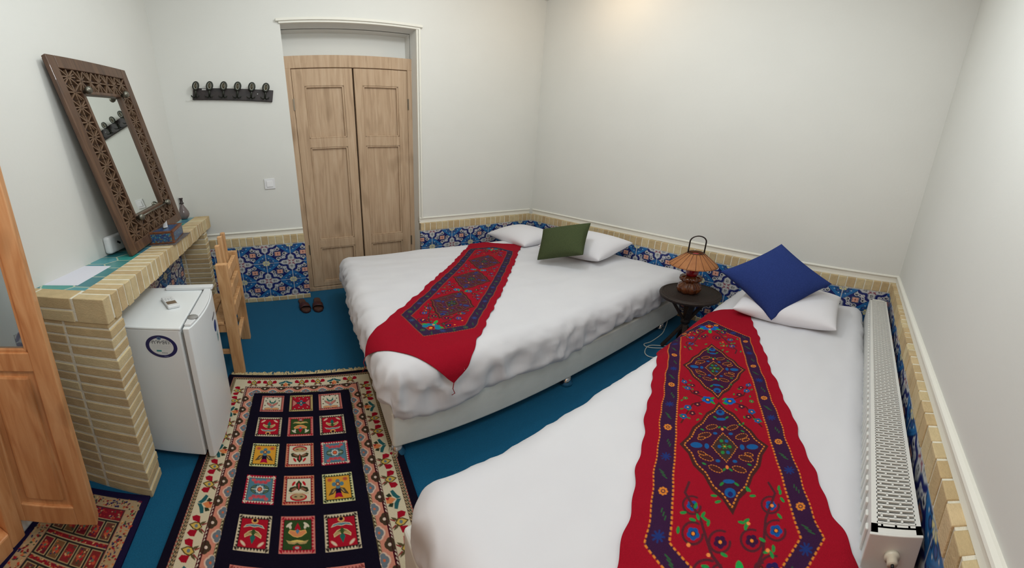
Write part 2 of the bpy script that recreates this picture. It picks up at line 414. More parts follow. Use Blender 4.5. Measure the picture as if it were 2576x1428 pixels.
# ------------------------------------------------------------------ double door
pale = wood('pale_old_wood', (166, 138, 110), (184, 156, 127), (196, 170, 142), (13, 13, .8), 0.75, knots=.22)
door = empty('door_1', M=MD @ Matrix.Translation((0, -.13, 0)), kind='structure')
D0, D1, DT = 1.205, 2.245, 2.485
f = MB().box((D0, -.13, 2.40), (D1, -.04, DT - .003)).box((D0, -.05, 0), (D0 + .075, .0, DT)).box((D1 - .06, -.05, 0), (D1, .0, DT)).box((D0, -.05, 2.372), (D1, .002, DT)).box((D0, -.05, 0), (D1, .004, .045))
f.build('door_frame', pale, door, bevel=.004)
dark = mat('dark_gap', (24, 18, 14), .9)
MB().box((D0 + .05, -.08, .02), (D1 - .04, -.052, 2.4)).build('door_backing', dark, door)
def leaf(s0, s1, st0, st1):
    e = empty('door_leaf', M=mw(door), parent=door)
    g = .003; z0, z1 = .052, 2.366
    f = MB().box((s0 + g, -.035, z0), (s0 + st0, 0, z1)).box((s1 - st1, -.035, z0), (s1 - g, 0, z1))
    for a, b in ((z0, .105), (.515, .605), (1.607, 1.70), (2.205, z1)): f.box((s0 + st0 - .002, -.035, a), (s1 - st1 + .002, -.001, b))
    f.build('stile_and_rail', pale, e, bevel=.0035)
    for a, b in ((.105, .515), (.605, 1.607), (1.70, 2.205)):
        p = MB().box((s0 + st0, -.034, a), (s1 - st1, -.022, b)); p.build('door_panel', pale, e)
        m_ = MB(); x0, x1 = s0 + st0, s1 - st1; w = .014
        m_.box((x0, -.02, a), (x0 + w, -.004, b)).box((x1 - w, -.02, a), (x1, -.004, b)).box((x0, -.02, b - w), (x1, -.004, b)).box((x0, -.02, a), (x1, -.004, a + w))
        m_.build('panel_moulding', pale, e, bevel=.004)
leaf(1.722, 2.186, .075, .092)                # left leaf, with the wider meeting stile
leaf(1.279, 1.716, .080, .068)
hg = mat('hinge_metal', (120, 110, 96), .5, metal=.8)
for z in (.45, 1.98): MB().box((2.182, -.004, z), (2.192, .006, z + .11)).box((1.273, -.004, z), (1.283, .006, z + .11)).build('hinge', hg, door)

# ------------------------------------------------------------------ entrance door leaf standing open at the left
honey = wood('honey_pine', (186, 124, 76), (206, 148, 98), (218, 166, 118), (14, 14, 1.3), 0.42, coat=.25, knots=.45)
E0 = Vector((-3.052, -2.150, 0)); E1 = Vector((-3.325, -2.262, 0)); dv = (E0 - E1)
ang = math.atan2(dv.y, dv.x); Wl = dv.length
d2 = empty('door_2', M=Matrix.Translation(E1) @ Matrix.Rotation(ang, 4, 'Z'), kind='structure')
z0, z1 = .085, 1.98
st = .062
f = MB().box((0, -.02, z0), (st, .02, z1)).box((Wl - st, -.02, z0), (Wl, .02, z1))
for a, b in ((z0, z0 + .085), (.79, .87), (z1 - .09, z1)): f.box((st - .002, -.019, a), (Wl - st + .002, .019, b))
f.build('stile_and_rail', honey, d2, bevel=.004)
p = MB().box((st, -.008, z0 + .08), (Wl - st, .008, .80)); p.build('door_panel', honey, d2)
p = MB().box((st + .022, -.017, z0 + .11), (Wl - st - .022, .017, .765)); p.build('raised_field', honey, d2, bevel=.010)
MB().box((st - .004, -.003, .865), (Wl - st + .004, .003, z1 - .085)).build('glass_pane', mat('pane_glass', (200, 215, 222), .03, trans=.9, spec=.6), d2)
f = MB().box((Wl - st - .012, -.012, .87), (Wl - st, .012, z1 - .09)).box((st, -.012, .87), (st + .012, .012, z1 - .09)).box((st, -.012, .87), (Wl - st, .012, .882))
f.build('glazing_bead', honey, d2, bevel=.002)
k = MB().lathe([(.0, -.0225), (.006, -.0225), (.006, -.019)], (0, 0, 0), 14, M=Matrix.Translation((Wl - .03, -.0, 1.06)) @ Matrix.Rotation(-PI / 2, 4, 'X') @ Matrix.Rotation(PI, 4, 'X'))
k.build('knot_plug', mat('knot_brown', (96, 52, 24), .5), d2)
# frame and threshold of that doorway
t = MB().box((2.10, -.16, 0), (2.16, .015, 2.36)).box((2.10, -.16, 2.28), (3.05, .015, 2.36)).box((2.98, -.16, 0), (3.05, .015, 2.36)).box((2.16, -.16, 0), (2.98, .02, .085))
structure(t, 'trim_19', honey, MLw, bevel=.006)
# ------------------------------------------------------------------ brick desk
XF = -2.945                                    # front edge of the desk
HD = 1.0
desk = empty('brick_desk', (-3.1, -1.0, 0), label='long buff brick desk with a turquoise tiled top along the left wall', cat='desk')
def xw(y): return -L_ + tL * y + .003          # face of the mirror wall
def yw(x): return tD * x - .004                # face of the door wall
def pillar(name, y0, y1, ztop, near):
    b = MB(); mo = MB(); z = .004; r = 0
    mo.box((xw((y0 + y1) / 2) + .01, y0 + .0022, 0), (XF - .0025, y1 - .0022, ztop))
    while z < ztop - .02:
        h = min(.0385 + random.uniform(-.002, .002), ztop - z)
        x = XF; jj = 0
        for w in ((.168, .2) if True else ()):
            x2 = max(x - w, xw(y0) + .006)
            b.box((x2 + .0, y0 + random.uniform(-.0015, .0015), z), (x + (random.uniform(-.002, .003) if x == XF else 0), y1 + random.uniform(-.0015, .0015), z + h)); x = x2 - .010
            if x < xw(y0) + .02: break
        z += h + .0095; r += 1
    o = mo.build(name, mortar, desk, world=True); b.build('bricks', brick, o, world=True, bevel=.003)
pillar('pillar', -1.975, -1.868, HD - .10, True)
pillar('pillar', -.42, -.32, HD - .10, False)
# edging of bricks on edge, front and near end
e = MB(); y = -1.98; yend = yw(XF)
while y < yend - .01:
    w = .046 + random.uniform(-.003, .004); y2 = min(y + w, yend); j = random.uniform(-.004, .003)
    e.box((XF - .108, y, HD - .112 + random.uniform(-.004, .004)), (XF + .0065 + j * .6, y2, HD + random.uniform(-.0005, .002))); y = y2 + .0105
for (q0, q1, off) in ((.112, .060, .09),):
    x = XF - .118
    while x > xw(-1.97) + .02:
        x2 = max(x - .13, xw(-1.97) + .004); e.box((x2, -1.9815, HD - q0), (x, -1.90, HD - q1)); x = x2 - .009
x = XF - .118
while x > xw(-1.97) + .02:
    x2 = max(x - .17, xw(-1.97) + .004); e.box((x2, -1.9815, HD - .051), (x, -1.895, HD + .001)); x = x2 - .009
mo = MB().prism([(xw(-1.9785), -1.9785), (XF + .003, -1.9785), (XF + .003, yend), (xw(-.165), -.165)], HD - .107, HD - .0012).build('lintel', mortar, desk, world=True)
e.build('edging_bricks', brick, mo, world=True, bevel=.0035)
# turquoise hexagon tiles
def hexpaint(X, Y):
    R = .074; s3 = math.sqrt(3)
    best = np.full(X.shape, 9.0); sec = np.full(X.shape, 9.0); cid = np.zeros(X.shape)
    for i in range(-2, 4):
        for j in range(-17, 3):
            dx = np.abs(X - .02 - i * 1.5 * R); dy = np.abs(Y - (j + .5 * (i % 2)) * s3 * R)
            d = np.maximum(dy * 2 / (s3 * R), (dx * s3 + dy) / (s3 * R))
            nb = d < best; sec = np.where(nb, best, np.minimum(sec, d)); cid = np.where(nb, (i * 37 + j * 17) % 7, cid); best = np.minimum(best, d)
    C = np.empty(X.shape + (3,)); base = np.array([lin((50 + 5 * k, 128 + 5 * ((k * 3) % 7) , 138 + 4 * ((k * 5) % 7))) for k in range(7)])
    C[:] = base[cid.astype(int)]
    C[(sec - best) < .10] = lin((198, 208, 180))
    return C
nx, ny = 80, 560
u = np.linspace(0, 1, nx); y = np.linspace(-1.893, -.17, ny); U, Y = np.meshgrid(u, y, indexing='ij')
X = (-L_ + tL * Y + .004) * (1 - U) + (XF - .108) * U
P = np.stack([X, Y, np.full(X.shape, HD - .0006)], -1)
grid('tiled_top', P, mat('turquoise_tile', attr=True, rough=.22, spec=.5, var=.18, vscale=9, bump=.06, bscale=40), desk, paint=hexpaint(X + 3.1, Y), skirt=(0, 0, -.01), smooth=False)

# ------------------------------------------------------------------ refrigerator
fr = empty('refrigerator', (-2.98, -1.56, 0), label='small white refrigerator standing under the brick desk, remote control on top', cat='refrigerator')
wht = mat('white_enamel', (238, 241, 242), .35, spec=.5, var=(235, 239, 241), vscale=5, bump=.04, bscale=500)
grey = mat('gasket_grey', (150, 150, 148), .6)
FX0, FX1, FY0, FY1, FZ = -3.21, -2.785, -1.785, -1.345, .762
MB().box((FX0, FY0, .035), (FX1, FY1, FZ - .012)).build('cabinet', wht, fr, world=True, bevel=.006)
MB().box((FX0, FY0 - .002, FZ - .014), (FX1 + .004, FY1 + .002, FZ)).build('top_panel', wht, fr, world=True, bevel=.005)
MB().box((FX1, FY0 + .01, .06), (FX1 + .012, FY1 - .01, FZ - .03)).build('gasket', grey, fr, world=True)
# bowed door
n = 24; ys = np.linspace(FY0, FY1, n); prof = [(FX1 + .012, FY0), (FX1 + .012, FY1)]
curve = [(FX1 + .034 + .030 * math.sin(PI * min(max((yy - FY0) / (FY1 - FY0), 0), 1)) ** .7, yy) for yy in ys[::-1]]
pr_ = [(FX1 + .012, FY0)] + [(FX1 + .012, FY1)] + curve
dr = MB().prism(pr_, .03, FZ - .004).build('door', wht, fr, world=True, bevel=.003)
hd_ = MB().prism([(FX1 + .014, FY0 + .02), (FX1 + .014, FY1 - .005)] + [(a - .004, b) for a, b in curve[1:-1]], FZ - .004, FZ + .008)
hd_.build('door_top_trim', mat('white_plastic', (226, 228, 230), .3), dr, world=True, bevel=.003)
MB().box((FX1 - .17, FY1 - .045, FZ), (FX1 + .052, FY1 - .002, FZ + .022)).build('hinge_cover', mat('white_plastic'), fr, world=True, bevel=.006)
MB().lathe([(.02, 0), (.02, .006), (.0, .006)], (FX1 + .033, FY0 + .08, FZ + .007), 16, M=None).build('door_cap', grey, dr, world=True)
# round service sticker on the side
stk = lambda nm, w, h, cx, cz, fn, y=FY0 - .0006: None
def sticker_side(cx, cz, r, px=140):
    c = Canvas(-r * 1.02, r * 1.02, -r * 1.02, r * 1.02, r * 2.04 / px, (214, 217, 218))
    c.ell(0, 0, r, r, (40, 40, 92)); c.ell(0, 0, r * .76, r * .76, (218, 220, 220))
    c.ell(-.05 * r, .72 * r, .14 * r, .14 * r, (90, 120, 150)); c.ell(-.05 * r, .74 * r, .07 * r, .06 * r, (40, 60, 110))
    for k, (zz, w) in enumerate(((.10, .60), (.02, .55), (-.08, .56), (-.18, .5))):
        c.line([(-w * r, zz * r), (w * r, zz * r)], .022 * r, (184, 186, 190), dash=.05 * r)
    c.rect(-.36 * r, -.04 * r, -.46 * r, -.32 * r, (44, 140, 140))
    c.line([(.0, -.56 * r), (.34 * r, -.56 * r)], .06 * r, (70, 74, 84), dash=.07 * r)
    c.line([(.08 * r, -.86 * r), (.32 * r, -.86 * r)], .03 * r, (160, 170, 200))
    A = c.done(); n = A.shape[0]; q = np.linspace(-1.02, 1.02, n) * r; Q, Z = np.meshgrid(q, q, indexing='ij')
    rr = np.maximum(np.hypot(Q, Z), 1e-9); k = np.where(rr > r, r / rr, 1.0)
    P = np.stack([cx + Q * k, np.full(Q.shape, FY0 - .0012), cz + Z * k], -1)
    return grid('service_sticker', P, mat('sticker_print', attr=True, rough=.3), fr, paint=A, smooth=False)
sk = sticker_side(-2.866, .662, .060)
tag(sk, 'round white sticker with a navy ring and a phone number')
def text_on(name, s, size, M, m, parent, ext=.0003):
    cu = bpy.data.curves.new(name, 'FONT'); cu.body = s; cu.size = size; cu.extrude = ext; cu.align_x = 'CENTER'; cu.align_y = 'CENTER'
    to = bpy.data.objects.new(name + '_t', cu); COL.objects.link(to)
    bpy.context.view_layer.update()
    me = bpy.data.meshes.new_from_object(to.evaluated_get(bpy.context.evaluated_depsgraph_get())); bpy.data.objects.remove(to)
    me.transform(mw(parent).inverted() @ M); me.name = name
    return link_mesh(name, me, m, parent)
ink = mat('sticker_ink', (60, 62, 74), .5)
Ms = Matrix.Translation((-2.866, FY0 - .0016, .664)) @ Matrix.Rotation(PI / 2, 4, 'X')
text_on('phone_number', '۰۲۱ ۴۳۵۷۸', .019, Ms @ Matrix.Translation((-.001, .0175, 0)), ink, sk)
text_on('sticker_heading', 'پیشرو یخچال', .0115, Ms @ Matrix.Translation((-.004, .0305, 0)), ink, sk)
# marks on the bowed door
def on_door(y, off=.0008): t = min(max((y - FY0) / (FY1 - FY0), 0), 1); return FX1 + .034 + .030 * math.sin(PI * t) ** .7 + off
def door_patch(name, y0, y1, z0, z1, shape, m, lab=None, skew=0):
    n = 20; a = np.linspace(-1, 1, n); A, B = np.meshgrid(a, a, indexing='ij')
    if shape == 'oval': k = 1 / np.maximum(np.hypot(A, B), 1e-9) * np.maximum(abs(A), abs(B)); A, B = A * k, B * k
    Yy = (y0 + y1) / 2 + A * (y1 - y0) / 2; Zz = (z0 + z1) / 2 + B * (z1 - z0) / 2 + skew * A
    X = np.vectorize(on_door)(Yy)
    o = grid(name, np.stack([X, Yy, Zz], -1), m, dr, smooth=False)
    if lab: tag(o, lab)
    return o
door_patch('name_plate', -1.545, -1.475, .655, .668, 'rect', mat('plate_grey', (120, 112, 118), .4, metal=.4), skew=.004)
door_patch('energy_sticker', -1.535, -1.475, .565, .632, 'oval', mat('sticker_blue', (34, 62, 128), .35), 'blue oval sticker')
door_patch('small_label', -1.505, -1.465, .495, .548, 'rect', mat('label_teal', (176, 200, 204), .4, var=(140, 178, 186), vscale=60))
door_patch('small_mark', -1.492, -1.482, .522, .538, 'oval', mat('label_dark', (40, 62, 88), .4))
for x in (-3.15, -2.83):
    for y in (-1.74, -1.39): MB().lathe([(.016, 0), (.018, .036)], (x, y, 0), 12).build('foot', mat('black_plastic', (22, 22, 24), .5), fr, world=True)

# remote control on the refrigerator
rc = empty('remote_control', (-2.883, -1.553, FZ), rz=math.radians(31), label='white air conditioner remote control lying on the refrigerator', cat='remote control')
MB().box((-.026, -.062, .0005), (.026, .062, .019)).build('body', mat('white_plastic'), rc, bevel=.006, seg=3)
MB().box((-.020, -.040, .019), (.020, -.006, .0202)).build('display', mat('lcd_brown', (120, 104, 88), .25), rc, bevel=.0005)
for i in range(3):
    for j in range(2): MB().lathe([(.004, 0), (.004, .0012), (.0, .0012)], (-.012 + .012 * i, .012 + .016 * j, .019), 10).build('button', mat('button_white', (206, 208, 210), .4), rc)

# ------------------------------------------------------------------ leaning mirror in a carved frame
walnut = wood('walnut', (62, 42, 30), (88, 62, 44), (106, 78, 56), (16, 1.3, 16), .5, coat=.15, knots=.3)
walnut2 = wood('walnut_light', (84, 62, 46), (102, 78, 58), (120, 94, 72), (30, 30, 30), .5, knots=.2)
BL = Vector((-3.088, -1.413, HD + .002)); ex = Vector((.055, .757, .080)).normalized()
upv = Vector((-.128, -.14, 1.20)); nz = ex.cross(upv).normalized(); ey = nz.cross(ex).normalized()
MM = Matrix([[ex[i], ey[i], nz[i], BL[i]] for i in range(3)] + [[0, 0, 0, 1]])      # local x right, y up, z towards the room
if MM.col[2][0] < 0: raise RuntimeError('mirror faces the wall')
mr = empty('wall_mirror', M=MM, label='tall mirror in a carved dark walnut lattice frame leaning on the desk', cat='mirror')
MWd, MHt = .745, 1.215; ft = .022
o_, i0, i1 = .062, .165, .195                 # outer rail, lattice band end, inner bead end
f = MB().box((0, 0, 0), (o_, MHt, ft)).box((MWd - o_, 0, 0), (MWd, MHt, ft)).box((o_, 0, 0), (MWd - o_, o_, ft)).box((o_, MHt - o_ - .01, 0), (MWd - o_, MHt, ft))
f.build('outer_frame', walnut, mr, bevel=.004)
GX0, GX1, GY0, GY1 = .19, MWd - .19, .205, MHt - .215
f = MB(); w = .020
f.box((GX0 - w, GY0 - w, 0), (GX0, GY1 + w, ft)).box((GX1, GY0 - w, 0), (GX1 + w, GY1 + w, ft)).box((GX0, GY1, 0), (GX1, GY1 + w, ft)).box((GX0, GY0 - w, 0), (GX1, GY0, ft))
f.build('inner_frame', walnut, mr, bevel=.003)
MB().box((.01, .01, -.006), (MWd - .01, MHt - .01, .001)).build('backing_board', mat('walnut_dark', (44, 26, 18), .7), mr)
lat = MB()
def bar2(a, b, w=.0085, h=.017):
    dx, dy = b[0] - a[0], b[1] - a[1]; L = math.hypot(dx, dy); M = Matrix.Translation((a[0], a[1], 0)) @ Matrix.Rotation(math.atan2(dy, dx), 4, 'Z')
    lat.box((0, -w / 2, .001), (L, w / 2, h), M)
def cell(x0, y0, x1, y1, k):
    cx, cy = (x0 + x1) / 2, (y0 + y1) / 2; mx, my = (x1 - x0), (y1 - y0)
    P8 = [(x0, y0), (cx, y0 + my * .02), (x1, y0), (x1 - mx * .02, cy), (x1, y1), (cx, y1 - my * .02), (x0, y1), (x0 + mx * .02, cy)]
    for q in P8: bar2((cx, cy), q)
    if k % 2: bar2((x0, y0 + my * .25), (x1, y0 + my * .75), .006)
    else: bar2((x0 + mx * .25, y1), (x0 + mx * .75, y0), .006)
LX0, LX1, LY0, LY1 = o_, MWd - o_, o_, MHt - o_ - .01
ny = 12; hh = (LY1 - LY0) / ny
for r in range(ny):
    cell(LX0, LY0 + r * hh, GX0 - w, LY0 + (r + 1) * hh, r); cell(GX1 + w, LY0 + r * hh, LX1, LY0 + (r + 1) * hh, r + 1)
nx = 5; ww = (GX1 - GX0 + 2 * w) / nx
for c in range(nx):
    cell(GX0 - w + c * ww, LY0, GX0 - w + (c + 1) * ww, GY0 - w, c); cell(GX0 - w + c * ww, GY1 + w, GX0 - w + (c + 1) * ww, LY1, c + 1)
lat.build('lattice', walnut2, mr)
MB().box((GX0 - .004, GY0 - .004, .002), (GX1 + .004, GY1 + .004, .006)).build('glass', mat('mirror_silver', (226, 230, 226), .02, metal=1.0), mr)
pewter = mat('pewter', (120, 118, 108), .35, metal=.9)
for (x, y) in ((GX0 - w / 2, GY1 + w / 2), (GX1 + w / 2, GY1 + w / 2), (GX0 - w / 2, GY0 - w / 2), (GX1 + w / 2, GY0 - w / 2)):
    MB().lathe([(.010, 0), (.010, .012), (.020, .018), (.023, .028), (.018, .038), (.0, .042)], (x, y, ft), 16, rmod=lambda t, z: 1 + .06 * math.cos(8 * t)).build('knob', pewter, mr)
MB().tube([(GX0 - w / 2, GY0 - w / 2, ft + .022), (GX1 + w / 2, GY0 - w / 2, ft + .022)], .0045, 10).build('rail', pewter, mr)

# ------------------------------------------------------------------ things on the desk
M_ = MLw @ Matrix.Translation((1.10, .002, 0))
sb = empty('socket_box', M=M_, label='white wall socket box low on the wall behind the mirror corner', cat='socket')
MB().box((-.075, 0, HD + .01), (.125, .042, HD + .125)).build('cover', mat('white_plastic'), sb, bevel=.018, seg=4)
MB().bar((.03, .043, HD + .062), (.055, .043, HD + .078), .012, .004, up=(0, 1, 0)).build('slot', mat('black_plastic'), sb)
pp = MB(); Mp = Matrix.Translation((-3.185, -1.70, HD - .0015))
pp.raw([Mp @ Vector(q) for q in ((-.075, -.155, 0), (.072, -.140, 0), (.080, .130, 0), (-.082, .135, 0), (-.075, -.155, .0012), (.072, -.140, .0012), (.080, .130, .0012), (-.082, .135, .0012))],
       [(3, 2, 1, 0), (4, 5, 6, 7), (0, 1, 5, 4), (1, 2, 6, 5), (2, 3, 7, 6), (3, 0, 4, 7)])
tag(pp.build('paper_sheet', mat('paper', (222, 222, 232), .8)), 'blank white paper sheet lying on the turquoise desk tiles', 'paper')
# mat and tissue box
bx = empty('tissue_box', (-3.012, -1.035, HD + .006), rz=math.radians(5), label='brown tissue box with blue enamel panels on the desk', cat='tissue box')
def enamel(name, w, h, seed):
    c = Canvas(-w / 2, w / 2, -h / 2, h / 2, .0015, (38, 70, 116)); r = random.Random(seed)
    for k in range(150): c.ell(r.uniform(-w / 2, w / 2), r.uniform(-h / 2, h / 2), r.uniform(.002, .007), r.uniform(.0015, .004), r.choice([(28, 104, 140), (52, 128, 150), (22, 44, 96), (78, 148, 160), (96, 84, 60), (30, 56, 110), (120, 110, 70)]), r.uniform(0, 3))
    return c.done()
en = mat('enamel_print', attr=True, rough=.35)
brn = wood('box_wood', (84, 48, 30), (112, 66, 42), (136, 86, 56), (20, 4, 20), .45)
bw, bl, bh = .132, .275, .082
body = MB().box((-bw / 2, -bl / 2, 0), (bw / 2, bl / 2, bh)).build('box_body', brn, bx, bevel=.003)
def panel(name, o3, ux, uy, w, h, seed):
    A = enamel(name, w, h, seed); a = np.linspace(-w / 2, w / 2, A.shape[0]); b = np.linspace(-h / 2, h / 2, A.shape[1]); a, b = np.meshgrid(a, b, indexing='ij')
    nrm = Vector(ux).cross(Vector(uy))
    P = np.array(o3) + a[..., None] * np.array(ux) + b[..., None] * np.array(uy)
    return grid(name, P, en, bx, paint=A, smooth=False, world=False)
panel('enamel_panel', (0, -bl / 2 - .001, bh / 2), (1, 0, 0), (0, 0, 1), bw - .022, bh - .022, 1)
panel('enamel_panel', (bw / 2 + .001, 0, bh / 2), (0, 1, 0), (0, 0, 1), bl - .03, bh - .022, 2)
panel('enamel_panel', (0, 0, bh + .001), (1, 0, 0), (0, 1, 0), bw - .034, bl - .06, 3)
MB().box((-bw / 2 - .003, -bl / 2 - .003, bh - .004), (-bw / 2 + .012, bl / 2 + .003, bh + .003)).box((bw / 2 - .012, -bl / 2 - .003, bh - .004), (bw / 2 + .003, bl / 2 + .003, bh + .003)).box((-bw / 2, -bl / 2 - .003, bh - .004), (bw / 2, -bl / 2 + .010, bh + .003)).box((-bw / 2, bl / 2 - .010, bh - .004), (bw / 2, bl / 2 + .003, bh + .003)).build('lid_frame', brn, bx, bevel=.002)
MB().lathe([(.030, 0), (.030, .002), (.0, .002)], (0, 0, bh + .0012), 24, M=Matrix.Diagonal((.35, 1.6, 1, 1))).build('slot', mat('black_plastic'), bx)
n = 14; a = np.linspace(-1, 1, n); b = np.linspace(0, 1, n); A, B = np.meshgrid(a, b, indexing='ij')
P = np.stack([.010 * np.sin(A * 2.5 + B * 2) * (1 - .3 * B) + .006 * B, A * (.020 + .016 * B) + .004, bh + .003 + B * (.044 + .008 * np.cos(A * 3))], -1)
grid('tissue', P, mat('tissue_paper', (236, 238, 240), .9), bx, skirt=(.002, 0, 0), world=False)
mt = MB().box((-3.075, -1.195, HD + .0005), (-2.925, -.865, HD + .0045))
tag(mt.build('table_mat', mat('mat_weave', (120, 112, 108), .8, var=(70, 62, 66), vscale=90, bump=.3), bevel=.001), 'thin grey patterned mat under the tissue box', 'mat')
# glass vase
vs = empty('vase', (-3.115, -.238, HD), label='small smoky glass vase with a narrow neck at the far desk end', cat='vase')
sm = mat('smoky_glass', (132, 118, 118), .15, trans=.35, spec=.6)
MB().lathe([(.0, .001), (.020, .001), (.024, .006), (.038, .025), (.045, .050), (.042, .075), (.030, .105), (.016, .135), (.011, .150), (.011, .160)], n=32).build('vase_body', sm, vs)
MB().lathe([(.012, .155), (.017, .160), (.018, .166), (.012, .172), (.011, .190), (.012, .205), (.017, .215), (.013, .219), (.0, .219)], n=24).build('neck', mat('dark_glass', (54, 44, 46), .2), vs)
# ------------------------------------------------------------------ chair at the desk
pine = wood('raw_pine', (190, 138, 90), (214, 166, 116), (228, 186, 138), (15, 15, 1.6), .6, knots=.25)
CX = -2.715
ch = empty('chair', (CX - .2, -.97, 0), label='raw pine chair with a ladder back standing at the brick desk', cat='chair')
NY, FY = -1.175, -.765                        # near and far back post
for y, zt in ((NY, .845), (FY, .80)): MB().box((CX - .030, y - .021, 0), (CX + .030, y + .021, zt)).build('back_post', pine, ch, world=True, bevel=.003)
for z, h in ((.735, .075), (.600, .075), (.455, .085)):
    MB().box((CX - .004, NY + .018, z - h / 2), (CX + .020, FY - .018, z + h / 2)).build('back_rail', pine, ch, world=True, bevel=.003)
for y, zt in ((-1.085, .95), (-.975, .985), (-.865, .985)):
    MB().prism([(CX - .034, y - .019), (CX - .010, y - .019), (CX - .010, y + .019), (CX - .034, y + .019)], .40, zt).build('back_slat', pine, ch, world=True, bevel=.004)
for y in (NY, FY): MB().box((CX - .43, y - .021, 0), (CX - .385, y + .021, .40)).build('front_leg', pine, ch, world=True, bevel=.003)
for i in range(6): 
    x = CX - .435 + i * .068; MB().box((x, NY - .02, .402), (x + .060, FY + .02, .420)).build('seat_slat', pine, ch, world=True, bevel=.003)
for y in (NY, FY): MB().box((CX - .39, y - .012, .34), (CX - .03, y + .012, .402)).build('seat_rail', pine, ch, world=True, bevel=.002)
for xx in (CX - .012, CX - .42): MB().box((xx, NY + .02, .185), (xx + .024, FY - .02, .215)).build('stretcher', pine, ch, world=True, bevel=.002)
for y in (NY, FY): MB().box((CX - .39, y - .010, .165), (CX - .03, y + .010, .195)).build('stretcher', pine, ch, world=True, bevel=.002)

# ------------------------------------------------------------------ coat rack
rk = empty('coat_rack', M=MD @ Matrix.Translation((2.625, -.03, 2.150)) @ Matrix.Rotation(math.radians(-9.5), 4, 'Y'), label='dark coat rack with six ring topped hooks on the white wall', cat='coat rack')
ebony = mat('ebony', (40, 26, 24), .5, var=(24, 18, 18), vscale=20)
bronze = mat('bronze', (60, 62, 54), .35, metal=.7, var=(38, 40, 36), vscale=60)
MB().box((-.285, 0, -.052), (.285, .020, .052)).build('board', ebony, rk, bevel=.003)
for k in range(6):
    x = .262 - k * .0985
    hk = MB()
    hk.tube([(x + .0185 * math.cos(t) , .045, .066 + .034 * math.sin(t)) for t in np.linspace(0, 2 * PI, 25)[:-1]], .0078, 8, closed=True)
    hk.tube([(x, .018, -.03), (x, .030, -.005), (x, .042, .028)], .0065, 8)
    for sg in (-1, 1): hk.tube([(x, .020, -.022), (x + sg * .012, .034, -.034), (x + sg * .024, .046, -.030), (x + sg * .028, .050, -.018)], .0045, 8)
    hk.cbox((x, .022, -.012), (.018, .006, .05))
    h = hk.build('hook', bronze, rk)
    MB().tube([(x + .0120 * math.cos(t), .0485, .066 + .027 * math.sin(t)) for t in np.linspace(0, 2 * PI, 25)[:-1]], .0014, 6, closed=True).build('bright_rim', mat('bright_rim', (222, 222, 212), .4, metal=.3), h)
    MB().lathe([(.0, -.002), (.0128, -.001), (.0128, .001), (.0, .002)], M=Matrix.Translation((x, .045, .066)) @ Matrix.Diagonal((1, 1, 2.2, 1)) @ Matrix.Rotation(PI / 2, 4, 'X')).build('medallion', mat('medallion', (70, 62, 40), .4), h)
MB().cbox((.205, .021, .040), (.030, .002, .014)).build('small_label', mat('aluminium', (170, 170, 168), .4, metal=.5), rk)
MB().lathe([(.006, 0), (.004, .003), (.0, .003)], M=Matrix.Translation((-.175, .020, .010)) @ Matrix.Rotation(-PI / 2, 4, 'X')).build('screw', mat('aluminium'), rk)

ls = empty('light_switch', M=MD @ Matrix.Translation((2.448, -.03, 1.276)), label='white light switch on the wall left of the double door', cat='light switch')
MB().box((-.040, 0, -.052), (.040, .009, .052)).build('plate', mat('switch_white', (226, 226, 228), .35), ls, bevel=.003)
MB().box((-.023, .009, -.030), (.023, .014, .030)).build('rocker', mat('switch_rocker', (236, 236, 238), .3), ls, bevel=.002)

# ------------------------------------------------------------------ slippers
rub = mat('brown_rubber', (62, 30, 24), .55, var=(50, 24, 20), vscale=60, bump=.2)
strap_m = mat('brown_strap', (70, 28, 26), .45, var=(54, 22, 22), vscale=80)
def slipper(loc, rz, side, label):
    s = empty('slipper', M=Matrix.Translation(loc) @ Matrix.Rotation(rz, 4, 'Z') @ Matrix.Diagonal((.90, 1, 1, 1)), label=label, cat='slipper', group='brown slippers by the door')
    out = [(.030 * side, -.135), (.040 * side + .004, -.10), (.043, -.05), (.036, .0), (.031, .05), (.031, .10), (.022, .128), (0, .137), (-.022, .128), (-.031, .10), (-.031, .05), (-.036, .0), (-.043, -.05), (-.040, -.10), (-.02, -.137), (.005, -.146)]
    out = [(.041, -.05), (.035, 0), (.031, .05), (.031, .10), (.022, .128), (0, .136), (-.022, .128), (-.031, .10), (-.031, .05), (-.035, 0), (-.041, -.05), (-.042, -.09), (-.032, -.125), (-.008, -.142), (.014, -.138), (.034, -.118), (.043, -.085)]
    MB().prism(out, 0.001, .020).build('sole', rub, s, bevel=.004)
    MB().prism([(x * .86, y * .93 - .001) for x, y in out], .018, .0235).build('footbed', mat('footbed', (84, 52, 38), .7, var=(66, 38, 30), vscale=70, bump=.4, bscale=250), s, bevel=.002)
    n = 20; a = np.linspace(0, PI, n); b = np.linspace(-.085, -.012, 8); A, B = np.meshgrid(a, b, indexing='ij')
    P = np.stack([-(.047 - .02 * (B + .085)) * np.cos(A), B + .004 * np.sin(A), .012 + (.046 - .10 * (B + .012) * 0 - .10 * np.abs(B + .045)) * np.sin(A) ** .7], -1)
    g = grid('strap', P, strap_m, s, world=False); md = g.modifiers.new('t', 'SOLIDIFY'); md.thickness = .004; md.offset = -1
slipper((-2.303, -.300, 0), math.radians(6), -1, 'left brown slipper of the pair on the blue carpet beside the tiled wall end')
slipper((-2.196, -.305, 0), math.radians(-3), 1, 'right brown slipper of the pair on the blue carpet in front of the wooden door')

